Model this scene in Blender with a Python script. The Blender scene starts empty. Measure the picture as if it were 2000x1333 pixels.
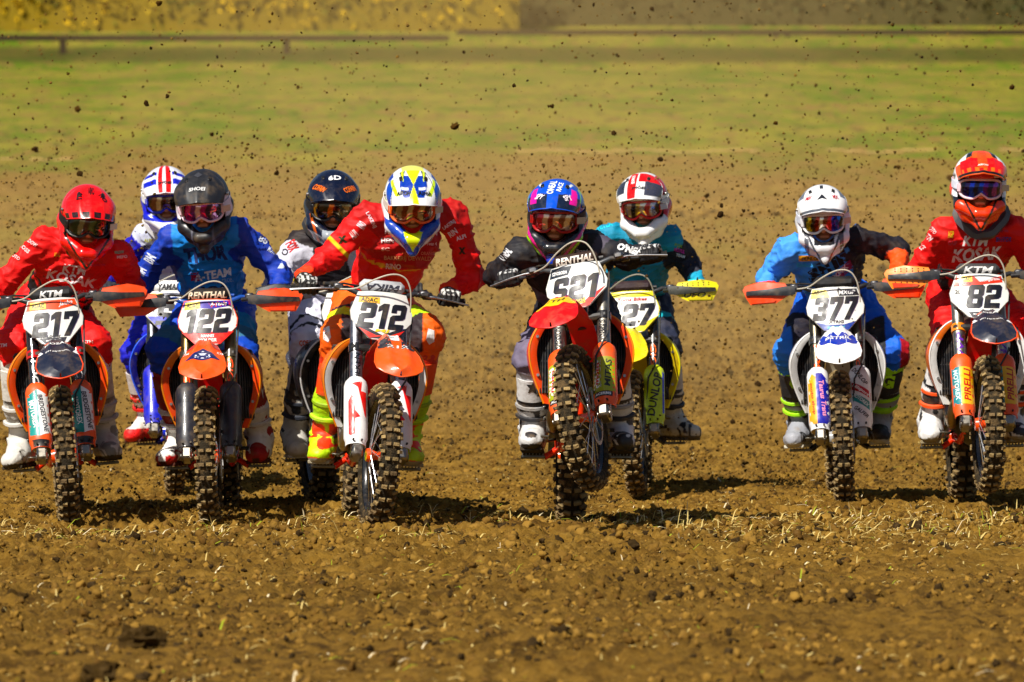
import bpy, bmesh, math, random
import numpy as np
from mathutils import Matrix, Vector
from mathutils.bvhtree import BVHTree

# ------------------------------------------------------------------ camera, sky, sun, exposure
scene = bpy.context.scene
COL = scene.collection
FPX, CAMH, HORIZ, D0 = 10575.0, 1.128, 560.0, 25.0      # focal length in photo pixels, eye height, horizon row, distance of the front line
cam_data = bpy.data.cameras.new("camera")
cam = bpy.data.objects.new("camera", cam_data)
COL.objects.link(cam)
cam.location = (0, -D0, CAMH)
cam.rotation_euler = (math.radians(90) - math.atan((666.5 - HORIZ) / FPX), 0, 0)
cam_data.sensor_width = 36
cam_data.lens = 36 * FPX / 2000
cam_data.clip_start = 0.5
cam_data.clip_end = 4000
cam_data.dof.use_dof = True
cam_data.dof.focus_distance = 25.0
cam_data.dof.aperture_fstop = 6.3
scene.camera = cam

SUN_EL, SUN_AZ = math.radians(48), math.radians(-147)     # azimuth: 0 = +Y, negative = towards image left
sdir = Vector((math.sin(SUN_AZ) * math.cos(SUN_EL), math.cos(SUN_AZ) * math.cos(SUN_EL), math.sin(SUN_EL)))
sun_data = bpy.data.lights.new("sun", 'SUN')
sun_data.energy = 5.0
sun_data.angle = math.radians(0.53)
sun_data.color = (1.0, 0.94, 0.84)
sun = bpy.data.objects.new("sun", sun_data)
COL.objects.link(sun)
sun.rotation_euler = sdir.to_track_quat('Z', 'Y').to_euler()

world = bpy.data.worlds.new("World")
scene.world = world
world.use_nodes = True
wn = world.node_tree
sky = wn.nodes.new('ShaderNodeTexSky')
sky.sky_type = 'NISHITA'
sky.sun_disc = False
sky.sun_elevation = SUN_EL
sky.sun_rotation = SUN_AZ
bg = wn.nodes['Background']
wn.links.new(sky.outputs[0], bg.inputs[0])
bg.inputs[1].default_value = 0.05
scene.view_settings.view_transform = 'Standard'
scene.view_settings.look = 'None'
scene.view_settings.exposure = 0.38
scene.view_settings.gamma = 1
scene.cycles.max_bounces = 6
scene.cycles.volume_bounces = 1
scene.cycles.use_denoising = True

random.seed(7)
RNG = np.random.default_rng(11)

def W(px, py, d):
    """photo pixel at a distance -> a point in the field"""
    return np.array([(px - 1000.0) / FPX * d, d - D0, CAMH + (HORIZ - py) / FPX * d])

def lin(c):
    if isinstance(c, str):
        c = [int(c[i:i + 2], 16) / 255 for i in (0, 2, 4)]
    c = np.asarray(c, float)
    return np.where(c <= 0.04045, c / 12.92, ((c + 0.055) / 1.055) ** 2.4)

# ------------------------------------------------------------------ noise
_T3 = RNG.random((32, 32, 32)).astype(np.float32)
_T2 = RNG.random((256, 256)).astype(np.float32)
def vnoise3(P, f):
    Q = np.asarray(P) * f + 100.0
    I = np.floor(Q).astype(int); F = Q - I; F = F * F * (3 - 2 * F); I &= 31; J = (I + 1) & 31
    x, y, z = F[..., 0], F[..., 1], F[..., 2]
    def L(a, b, c): return _T3[a[..., 0], b[..., 1], c[..., 2]]
    return (((L(I, I, I) * (1 - x) + L(J, I, I) * x) * (1 - y) + (L(I, J, I) * (1 - x) + L(J, J, I) * x) * y) * (1 - z)
            + ((L(I, I, J) * (1 - x) + L(J, I, J) * x) * (1 - y) + (L(I, J, J) * (1 - x) + L(J, J, J) * x) * y) * z)
def vnoise2(X, Y, f, o=0.0):
    X = X * f + 37.7 + o; Y = Y * f + 91.3 + o * 1.7
    I = np.floor(X).astype(int); J = np.floor(Y).astype(int); x = X - I; y = Y - J
    x = x * x * (3 - 2 * x); y = y * y * (3 - 2 * y)
    I &= 255; J &= 255; I1 = (I + 1) & 255; J1 = (J + 1) & 255
    return (_T2[I, J] * (1 - x) + _T2[I1, J] * x) * (1 - y) + (_T2[I, J1] * (1 - x) + _T2[I1, J1] * x) * y

# ------------------------------------------------------------------ materials (colour comes from the object's own paint attribute)
MATS = {}
def new_mat(name):
    m = bpy.data.materials.new(name); m.use_nodes = True
    nt = m.node_tree; nt.nodes.clear()
    out = nt.nodes.new('ShaderNodeOutputMaterial'); b = nt.nodes.new('ShaderNodeBsdfPrincipled')
    nt.links.new(b.outputs[0], out.inputs[0])
    return m, nt, b, out
def painted(name, rough=0.5, metal=0.0, coat=0.0, sheen=0.0, dirt=0.15, dscale=14.0, bump=0.0, bscale=60.0, spec=0.5, rvar=0.0):
    m, nt, b, out = new_mat(name)
    N, Lk = nt.nodes, nt.links
    a = N.new('ShaderNodeAttribute'); a.attribute_name = 'Col'
    tc = N.new('ShaderNodeTexCoord')
    n1 = N.new('ShaderNodeTexNoise'); n1.inputs['Scale'].default_value = dscale; n1.inputs['Detail'].default_value = 6; n1.inputs['Roughness'].default_value = 0.65
    Lk.new(tc.outputs['Object'], n1.inputs['Vector'])
    mr = N.new('ShaderNodeMapRange'); mr.inputs[1].default_value = 0.5; mr.inputs[2].default_value = 0.72; mr.inputs[3].default_value = 0; mr.inputs[4].default_value = dirt
    Lk.new(n1.outputs['Fac'], mr.inputs[0])
    mx = N.new('ShaderNodeMix'); mx.data_type = 'RGBA'
    Lk.new(mr.outputs[0], mx.inputs[0]); Lk.new(a.outputs['Color'], mx.inputs[6]); mx.inputs[7].default_value = (0.20, 0.125, 0.05, 1)
    Lk.new(mx.outputs[2], b.inputs['Base Color'])
    b.inputs['Metallic'].default_value = metal
    b.inputs['Specular IOR Level'].default_value = spec
    b.inputs['Coat Weight'].default_value = coat; b.inputs['Coat Roughness'].default_value = 0.08
    b.inputs['Sheen Weight'].default_value = sheen
    r2 = N.new('ShaderNodeMapRange'); r2.inputs[1].default_value = 0.35; r2.inputs[2].default_value = 0.7
    r2.inputs[3].default_value = rough; r2.inputs[4].default_value = min(1, rough + rvar)
    Lk.new(n1.outputs['Fac'], r2.inputs[0]); Lk.new(r2.outputs[0], b.inputs['Roughness'])
    if bump:
        n2 = N.new('ShaderNodeTexNoise'); n2.inputs['Scale'].default_value = bscale; n2.inputs['Detail'].default_value = 4
        Lk.new(tc.outputs['Object'], n2.inputs['Vector'])
        bp = N.new('ShaderNodeBump'); bp.inputs['Strength'].default_value = bump; bp.inputs['Distance'].default_value = 0.01
        Lk.new(n2.outputs['Fac'], bp.inputs['Height']); Lk.new(bp.outputs[0], b.inputs['Normal'])
        if name == 'cloth':      # creases
            mp = N.new('ShaderNodeMapping'); mp.inputs['Scale'].default_value = (1.0, 1.0, 1.7); Lk.new(tc.outputs['Object'], mp.inputs[0])
            n3 = N.new('ShaderNodeTexNoise'); n3.noise_type = 'RIDGED_MULTIFRACTAL'; n3.inputs['Scale'].default_value = 7.5; n3.inputs['Detail'].default_value = 3; n3.inputs['Distortion'].default_value = .6
            Lk.new(mp.outputs[0], n3.inputs['Vector'])
            b3 = N.new('ShaderNodeBump'); b3.inputs['Strength'].default_value = .55; b3.inputs['Distance'].default_value = .012
            Lk.new(n3.outputs[0], b3.inputs['Height']); Lk.new(b3.outputs[0], bp.inputs['Normal'])
    MATS[name] = m
    return m
painted('cloth', rough=0.66, sheen=0.0, dirt=0.14, bump=0.35, bscale=38, spec=0.35)
painted('gloss', rough=0.16, coat=0.6, dirt=0.12, dscale=30, rvar=0.25)
painted('plastic', rough=0.32, coat=0.15, dirt=0.35, dscale=16, rvar=0.35)
painted('boot', rough=0.45, dirt=0.6, dscale=13, bump=0.3, bscale=45, rvar=0.3)
painted('rubber', rough=0.85, dirt=0.4, dscale=22, bump=0.5, bscale=90, spec=0.3)
painted('tread', rough=0.95, dirt=0.85, dscale=24, bump=0.8, bscale=120, spec=0.2)
painted('metal', rough=0.26, metal=1.0, dirt=0.25, dscale=25, rvar=0.3)
painted('skin', rough=0.5, dirt=0.1)
painted('lens', rough=0.04, metal=0.7, dirt=0.1, dscale=10, coat=0.5)
painted('soil', rough=1.0, dirt=0.3, dscale=40, bump=0.6, bscale=90, spec=0.1)
painted('plant', rough=0.8, dirt=0.2, dscale=3, spec=0.2)

# ------------------------------------------------------------------ mesh builder
I4 = np.eye(4)
def T(x, y, z): m = np.eye(4); m[:3, 3] = (x, y, z); return m
def RX(a): c, s = math.cos(a), math.sin(a); return np.array([[1, 0, 0, 0], [0, c, -s, 0], [0, s, c, 0], [0, 0, 0, 1.0]])
def RY(a): c, s = math.cos(a), math.sin(a); return np.array([[c, 0, s, 0], [0, 1, 0, 0], [-s, 0, c, 0], [0, 0, 0, 1.0]])
def RZ(a): c, s = math.cos(a), math.sin(a); return np.array([[c, -s, 0, 0], [s, c, 0, 0], [0, 0, 1, 0], [0, 0, 0, 1.0]])
def SC(x, y, z): return np.diag([x, y, z, 1.0])
def xf(M, P): P = np.atleast_2d(np.asarray(P, float)); return P @ M[:3, :3].T + M[:3, 3]
def unit(v): v = np.asarray(v, float); return v / (np.linalg.norm(v) + 1e-12)

class MB:
    def __init__(s, M=None):
        s.V, s.C, s.F, s.K, s.n, s.M = [], [], [], [], 0, (I4 if M is None else M)
    def add(s, V, F, kind, col, M=None):
        V = np.asarray(V, float)
        V = xf(s.M if M is None else s.M @ M, V)
        c = lin(col) if isinstance(col, str) else np.asarray(col, float)
        if c.ndim == 1: c = np.tile(c, (len(V), 1))
        s.V.append(V); s.C.append(c)
        F = [tuple(int(i) + s.n for i in f) for f in F]
        s.F += F; s.K += [kind] * len(F); s.n += len(V)
        return s
    def box(s, c, size, kind, col, ch=0.003, M=None):
        hx, hy, hz = (v / 2 for v in size); ch = min(ch, hx * .8, hy * .8, hz * .8)
        V, F, idx = [], [], {}
        for sx in (-1, 1):
            for sy in (-1, 1):
                for sz in (-1, 1):
                    for ax in range(3):
                        p = [sx * hx, sy * hy, sz * hz]
                        for a in range(3):
                            if a != ax: p[a] -= (sx, sy, sz)[a] * ch
                        idx[(sx, sy, sz, ax)] = len(V); V.append(p)
        for ax in range(3):
            o = [a for a in range(3) if a != ax]
            for sg in (-1, 1):
                q = []
                for (u, v) in ((-1, -1), (1, -1), (1, 1), (-1, 1)):
                    k = [0, 0, 0]; k[ax] = sg; k[o[0]] = u; k[o[1]] = v
                    q.append(idx[(k[0], k[1], k[2], ax)])
                if (sg > 0) == (ax == 1): q.reverse()
                F.append(q)
            for u in (-1, 1):
                for v in (-1, 1):
                    def g(t, f):
                        k = [0, 0, 0]; k[ax] = t; k[o[0]] = u; k[o[1]] = v
                        return idx[(k[0], k[1], k[2], f)]
                    F.append([g(-1, o[0]), g(1, o[0]), g(1, o[1]), g(-1, o[1])])
        for sx in (-1, 1):
            for sy in (-1, 1):
                for sz in (-1, 1): F.append([idx[(sx, sy, sz, a)] for a in range(3)])
        V = np.array(V) + (np.array(c) if M is None else 0)
        return s.add(V, F, kind, col, M=None if M is None else M @ T(*c))
    def tube(s, P, R, kind, col, n=10, closed=False, caps=True, flat=None, up=(0, 0, 1)):
        P = np.asarray(P, float); m = len(P); R = np.full(m, R) if np.isscalar(R) else np.asarray(R, float)
        V = []; prev = None
        for i in range(m):
            a, b = (P[i - 1], P[(i + 1) % m]) if closed else (P[max(i - 1, 0)], P[min(i + 1, m - 1)])
            t = unit(b - a)
            if prev is None:
                u = np.array(up, float)
                if abs(np.dot(u, t)) > .95: u = np.array([1., 0, 0])
                u = unit(u - t * np.dot(u, t))
            else: u = unit(prev - t * np.dot(prev, t))
            prev = u; w = np.cross(t, u)
            for k in range(n):
                an = 2 * math.pi * k / n
                V.append(P[i] + R[i] * (math.cos(an) * u * (1 if flat is None else flat) + math.sin(an) * w))
        F = []
        for i in range(m if closed else m - 1):
            j = (i + 1) % m
            for k in range(n): F.append((i * n + k, i * n + (k + 1) % n, j * n + (k + 1) % n, j * n + k))
        if not closed and caps: F += [tuple(range(n))[::-1], tuple((m - 1) * n + k for k in range(n))]
        return s.add(V, F, kind, col)
    def lathe(s, prof, kind, col, n=32, axis='x', M=None, closed=False):
        """profile of (axial, radius) swept round an axis"""
        V = []; m = len(prof)
        for k in range(n):
            a = 2 * math.pi * k / n; c, q = math.cos(a), math.sin(a)
            for (h, r) in prof: V.append((h, r * c, r * q) if axis == 'x' else (r * c, r * q, h))
        F = []
        for k in range(n):
            j = (k + 1) % n
            for i in range(m if closed else m - 1):
                i2 = (i + 1) % m
                F.append((k * m + i, k * m + i2, j * m + i2, j * m + i))
        return s.add(V, F, kind, col, M=M)
    def prism(s, poly, fn, th, kind, col, edge=None):
        """outline poly (u,v) laid on surface fn(u,v)->xyz, thickness th along +Y"""
        poly = list(poly); n = len(poly)
        bm = bmesh.new()
        vs = [bm.verts.new((u, v, 0)) for u, v in poly]
        bm.faces.new(vs); bm.normal_update()
        for _ in range(0): pass
        bmesh.ops.triangulate(bm, faces=bm.faces[:])
        for _ in range(2):
            es = [e for e in bm.edges if e.calc_length() > 0.03]
            if es: bmesh.ops.subdivide_edges(bm, edges=es, cuts=1)
            bmesh.ops.triangulate(bm, faces=bm.faces[:])
        bm.verts.index_update()
        P = np.array([v.co[:2] for v in bm.verts]); Fs = [[v.index for v in f.verts] for f in bm.faces]
        bd = [(e.verts[0].index, e.verts[1].index) for e in bm.edges if len(e.link_faces) == 1]
        bm.free()
        A = np.array([fn(u, v) for u, v in P]); B = A + np.array([0, th, 0]); m = len(A)
        F = [f[::-1] for f in Fs] + [[i + m for i in f] for f in Fs] + [(a, b, b + m, a + m) for a, b in bd]
        return s.add(np.vstack([A, B]), F, kind, col)
    def sheet(s, G, th, kind, col, nrm=None):
        """grid of points (m,n,3) given a thickness"""
        G = np.asarray(G, float); m, n = G.shape[:2]
        du = np.gradient(G, axis=0); dv = np.gradient(G, axis=1)
        N = np.cross(du, dv); N /= np.linalg.norm(N, axis=2, keepdims=True) + 1e-12
        A = (G + N * th / 2).reshape(-1, 3); B = (G - N * th / 2).reshape(-1, 3); k = m * n
        F = []
        for i in range(m - 1):
            for j in range(n - 1):
                a, b, c, d = i * n + j, i * n + j + 1, (i + 1) * n + j + 1, (i + 1) * n + j
                F += [(a, d, c, b), (a + k, b + k, c + k, d + k)]
        ring = [(0, j) for j in range(n)] + [(i, n - 1) for i in range(1, m)] + [(m - 1, j) for j in range(n - 2, -1, -1)] + [(i, 0) for i in range(m - 2, 0, -1)]
        ring = [i * n + j for i, j in ring]
        for q in range(len(ring)):
            a, b = ring[q], ring[(q + 1) % len(ring)]
            F.append((a, b, b + k, a + k))
        if not isinstance(col, str) and np.ndim(col) == 2: col = np.vstack([col, col])
        return s.add(np.vstack([A, B]), F, kind, col)
    def bvh(s):
        return BVHTree.FromPolygons(np.vstack(s.V).tolist(), s.F)
    def decal(s, tm, place, kind, col, bvh, d=(0, 1, 0), off=0.0018, back=0.35, dirw=None):
        """flat art tm=(P2, faces) placed by the 4x4 matrix (x,y of the art -> plane), thrown along d onto the surface"""
        P2, Fs = tm
        P = xf(place, np.c_[P2, np.zeros(len(P2))]); d = unit(d); V = []; okk = []
        for p in P:
            h = bvh.ray_cast(Vector(p - d * back), Vector(d))
            if h[0] is None: V.append(p); okk.append(False)
            else: V.append(np.array(h[0]) - d * off); okk.append(True)
        okk = np.array(okk); V = np.array(V)
        dep = V @ d
        F = [f for f in Fs if all(okk[i] for i in f) and max(dep[i] for i in f) - min(dep[i] for i in f) < 0.05]
        if not F: return s
        M0 = s.M; s.M = I4
        s.add(V, F, kind, col); s.M = M0
        return s
    def build(s, name, parent=None, sharp=40, smooth=True, label=None, recalc=True):
        me = bpy.data.meshes.new(name)
        V = np.vstack(s.V); me.from_pydata(V.tolist(), [], s.F)
        if len(s.F) < 60000 and recalc:
            bm = bmesh.new(); bm.from_mesh(me); bmesh.ops.recalc_face_normals(bm, faces=bm.faces[:]); bm.to_mesh(me); bm.free()
        kinds = sorted(set(s.K)); ix = {k: i for i, k in enumerate(kinds)}
        for k in kinds: me.materials.append(MATS[k])
        me.polygons.foreach_set('material_index', [ix[k] for k in s.K])
        at = me.color_attributes.new('Col', 'FLOAT_COLOR', 'POINT')
        C0 = np.vstack(s.C); lum = C0.mean(1, keepdims=True); C0 = np.clip(lum + (C0 - lum) * 1.18, .0015, .9)
        C = np.c_[C0, np.ones(len(V))].astype(np.float32)
        at.data.foreach_set('color', C.ravel())
        me.polygons.foreach_set('use_smooth', [smooth] * len(me.polygons))
        me.update()
        if smooth and sharp: me.set_sharp_from_angle(angle=math.radians(sharp))
        return link(name, me, parent, label)

def link(name, me, parent=None, label=None):
    o = bpy.data.objects.new(name, me); COL.objects.link(o)
    if parent is not None: o.parent = parent
    if label: o['label'] = label
    return o
def thing(name, label, cat, loc=(0, 0, 0), group=None):
    o = bpy.data.objects.new(name, None); COL.objects.link(o)
    o.location = loc; o.empty_display_size = 0.1
    o['label'] = label; o['category'] = cat
    if group: o['group'] = group
    return o
def tag(o, label=None, cat=None, group=None, kind=None):
    for k, v in (('label', label), ('category', cat), ('group', group), ('kind', kind)):
        if v: o[k] = v
    return o

# ------------------------------------------------------------------ lettering
_TXT = {}
def text2(body, size=1.0, bold=0.0, shear=0.0, space=1.0, maxedge=0.02, center=True):
    """lettering as flat triangles, height of capitals about size*0.73"""
    key = (body, size, bold, shear, space, maxedge)
    if key in _TXT: return _TXT[key]
    cu = bpy.data.curves.new('t', 'FONT'); cu.body = body; cu.size = size; cu.shear = shear; cu.offset = bold * size
    cu.space_character = space; cu.align_x = 'CENTER'; cu.align_y = 'CENTER'; cu.resolution_u = 2; cu.fill_mode = 'FRONT'
    ob = bpy.data.objects.new('t', cu); COL.objects.link(ob)
    dg = bpy.context.evaluated_depsgraph_get(); dg.update()
    me = bpy.data.meshes.new_from_object(ob.evaluated_get(dg))
    bpy.data.objects.remove(ob); bpy.data.curves.remove(cu)
    bm = bmesh.new(); bm.from_mesh(me); bpy.data.meshes.remove(me)
    bmesh.ops.triangulate(bm, faces=bm.faces[:])
    for _ in range(4):
        es = [e for e in bm.edges if e.calc_length() > maxedge]
        if not es: break
        bmesh.ops.subdivide_edges(bm, edges=es, cuts=1); bmesh.ops.triangulate(bm, faces=bm.faces[:])
    bm.verts.index_update()
    P = np.array([v.co[:2] for v in bm.verts]); F = [[v.index for v in f.verts][::-1] for f in bm.faces]
    bm.free()
    if len(P):
        P = P - (P.max(0) + P.min(0)) / 2
    _TXT[key] = (P, F)
    return P, F
def fit(tm, w, h):
    P, F = tm; s = (P.max(0) - P.min(0)); return P * np.array([w / s[0], h / s[1]]), F
def poly2(pts, maxedge=0.02):
    bm = bmesh.new(); bm.faces.new([bm.verts.new((u, v, 0)) for u, v in pts]); bm.normal_update()
    bmesh.ops.triangulate(bm, faces=bm.faces[:])
    for _ in range(4):
        es = [e for e in bm.edges if e.calc_length() > maxedge]
        if not es: break
        bmesh.ops.subdivide_edges(bm, edges=es, cuts=1); bmesh.ops.triangulate(bm, faces=bm.faces[:])
    bm.verts.index_update()
    P = np.array([v.co[:2] for v in bm.verts]); F = [[v.index for v in f.verts][::-1] for f in bm.faces]
    bm.free(); return P, F
def frame_xz(c, rot=0.0, sx=1.0, sz=1.0):
    """art plane facing the camera side (-Y): art x -> +X, art y -> +Z"""
    m = np.eye(4); cr, sr = math.cos(rot), math.sin(rot)
    m[:3, 0] = (cr * sx, 0, sr * sx); m[:3, 1] = (-sr * sz, 0, cr * sz); m[:3, 2] = (0, -1, 0); m[:3, 3] = c
    return m

# ------------------------------------------------------------------ smooth solids (signed distance, surface nets)
def smin(a, b, k):
    h = np.clip(0.5 + 0.5 * (b - a) / k, 0, 1)
    return b * (1 - h) + a * h - k * h * (1 - h)
def sdf_mesh(prims, res, k=0.03, subs=()):
    """prims: ('c',a,b,ra,rb[,k]) tapered limbs, ('e',centre,radii,R3[,k]) ellipsoids; subs are cut out. Returns V,F"""
    lo, hi = np.full(3, 1e9), np.full(3, -1e9)
    def bb(p):
        if p[0] == 'c':
            a, b, r = np.array(p[1]), np.array(p[2]), max(p[3], p[4]); return np.minimum(a, b) - r, np.maximum(a, b) + r
        c = np.array(p[1]); r = max(p[2]); return c - r, c + r
    for p in prims:
        l, h = bb(p); lo = np.minimum(lo, l); hi = np.maximum(hi, h)
    lo -= 3 * res; hi += 3 * res
    n = np.ceil((hi - lo) / res).astype(int) + 1
    ax = [lo[i] + res * np.arange(n[i]) for i in range(3)]
    D = np.full(n, 0.2, np.float32)
    def ev(p, sl):
        X, Y, Z = np.meshgrid(ax[0][sl[0]], ax[1][sl[1]], ax[2][sl[2]], indexing='ij')
        P = np.stack([X, Y, Z], -1)
        if p[0] == 'c':
            a, b = np.array(p[1], float), np.array(p[2], float); ab = b - a
            t = np.clip((P - a) @ ab / (ab @ ab + 1e-12), 0, 1)
            return np.linalg.norm(P - a - t[..., None] * ab, axis=-1) - (p[3] * (1 - t) + p[4] * t)
        Q = (P - np.array(p[1])) @ (np.eye(3) if p[3] is None else p[3]); r = np.array(p[2])
        if p[0] == 'b':
            q = np.abs(Q) - r + 0.012
            return np.linalg.norm(np.maximum(q, 0), axis=-1) + np.minimum(q.max(-1), 0) - 0.012
        k0 = np.linalg.norm(Q / r, axis=-1); k1 = np.linalg.norm(Q / (r * r), axis=-1)
        return k0 * (k0 - 1) / (k1 + 1e-9)
    for p in prims:
        kk = p[5] if p[0] == 'c' and len(p) > 5 else (p[4] if p[0] != 'c' and len(p) > 4 else k)
        l, h = bb(p); m = kk + 3 * res + .02
        i0 = np.clip(np.floor((l - m - lo) / res).astype(int), 0, n - 1); i1 = np.clip(np.ceil((h + m - lo) / res).astype(int) + 1, 1, n)
        sl = tuple(slice(a, b) for a, b in zip(i0, i1))
        D[sl] = smin(D[sl], ev(p, sl), kk)
    for p in subs:
        sl = (slice(None),) * 3
        D = np.maximum(D, -ev(p, sl).astype(np.float32))
    return nets(D, lo, res)
def nets(D, lo, res):
    S = D < 0; n = D.shape
    cs = np.zeros(np.array(n) - 1, np.int8)
    acc = np.zeros(tuple(np.array(n) - 1) + (3,), np.float32); cnt = np.zeros(tuple(np.array(n) - 1), np.float32)
    off = [(0, 0, 0), (1, 0, 0), (0, 1, 0), (1, 1, 0), (0, 0, 1), (1, 0, 1), (0, 1, 1), (1, 1, 1)]
    def sub(A, o): return A[o[0]:n[0] - 1 + o[0], o[1]:n[1] - 1 + o[1], o[2]:n[2] - 1 + o[2]]
    for i in range(8):
        for j in range(i + 1, 8):
            if sum(abs(a - b) for a, b in zip(off[i], off[j])) != 1: continue
            a, b = sub(D, off[i]), sub(D, off[j]); m = (a < 0) != (b < 0)
            t = np.where(m, a / np.where(m, a - b, 1), 0)
            for q in range(3): acc[..., q] += np.where(m, off[i][q] + t * (off[j][q] - off[i][q]), 0)
            cnt += m
    cell = cnt > 0
    idx = -np.ones(cell.shape, int); idx[cell] = np.arange(cell.sum())
    I = np.argwhere(cell)
    V = lo + (I + acc[cell] / cnt[cell][:, None]) * res
    F = []
    for q in range(3):
        o = [0, 0, 0]; o[q] = 1
        A = S[:n[0] - o[0], :n[1] - o[1], :n[2] - o[2]]; B = S[o[0]:, o[1]:, o[2]:]
        E = np.argwhere(A != B)
        u, v = (q + 1) % 3, (q + 2) % 3
        E = E[(E[:, u] > 0) & (E[:, v] > 0) & (E[:, u] < n[u] - 1) & (E[:, v] < n[v] - 1)]
        fl = A[E[:, 0], E[:, 1], E[:, 2]]
        du = np.zeros(3, int); du[u] = 1; dv = np.zeros(3, int); dv[v] = 1
        g = lambda P: idx[P[:, 0], P[:, 1], P[:, 2]]
        Q = np.stack([g(E - du - dv), g(E - dv), g(E), g(E - du)], 1)
        Q[~fl] = Q[~fl][:, ::-1]
        F.append(Q)
    F = np.vstack(F)
    F = F[(F >= 0).all(1)]
    return V, F
def vnormals(V, F):
    F = np.asarray(F); a, b, c, d = (V[F[:, i]] for i in range(4))
    N = np.cross(c - a, d - b); out = np.zeros_like(V)
    for i in range(4): np.add.at(out, F[:, i], N)
    return out / (np.linalg.norm(out, axis=1, keepdims=True) + 1e-12)
def smoothv(V, F, it=1):
    F = np.asarray(F)
    for _ in range(it):
        s = np.zeros_like(V); c = np.zeros(len(V))
        for i in range(4):
            a, b = F[:, i], F[:, (i + 1) % 4]
            np.add.at(s, a, V[b]); np.add.at(c, a, 1); np.add.at(s, b, V[a]); np.add.at(c, b, 1)
        V = V * .5 + .5 * s / np.maximum(c, 1)[:, None]
    return V
# ------------------------------------------------------------------ the field
BUMPS = [(-2.25, 0.9, -.030, .8), (-1.43, 1.0, -.040, .8), (1.45, 2.3, .015, .9), (2.4, 2.5, -.012, .8), (0.27, 1.1, -.02, .5)]
def ground_z(X, Y):
    X = np.asarray(X, float); Y = np.asarray(Y, float)
    d = Y + D0
    t = np.clip(d - 32, 0, None)
    z = 0.052 * (t - 6 * (1 - np.exp(-t / 6)))
    z = z + .045 * np.clip(d - 262, 0, None)
    for bx, by, a, r in BUMPS: z = z + a * np.exp(-((X - bx) ** 2 + ((Y - by) / 2) ** 2) / r ** 2)
    # the take-off lip: a low churned ridge just in front of the tyres
    return z - 0.035 * np.exp(-((Y + 2.6) / 1.6) ** 2)
def clumps(X, Y):
    n = vnoise2(X, Y, 1.3) * .5 + vnoise2(X, Y, 3.1, 5) * .3 + vnoise2(X, Y, 7.3, 9) * .2
    a = np.abs(vnoise2(X, Y, 14, 3) - .5) * 2; b = np.abs(vnoise2(X, Y, 29, 7) - .5) * 2; c = vnoise2(X, Y, 60, 1)
    rough = .35 + 1.0 * vnoise2(X, Y, .8, 21)
    return -.026 + (n - .5) * .08 + rough * ((1 - a) ** 2 * .042 + (1 - b) ** 2 * .026 + c * .012)
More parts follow.
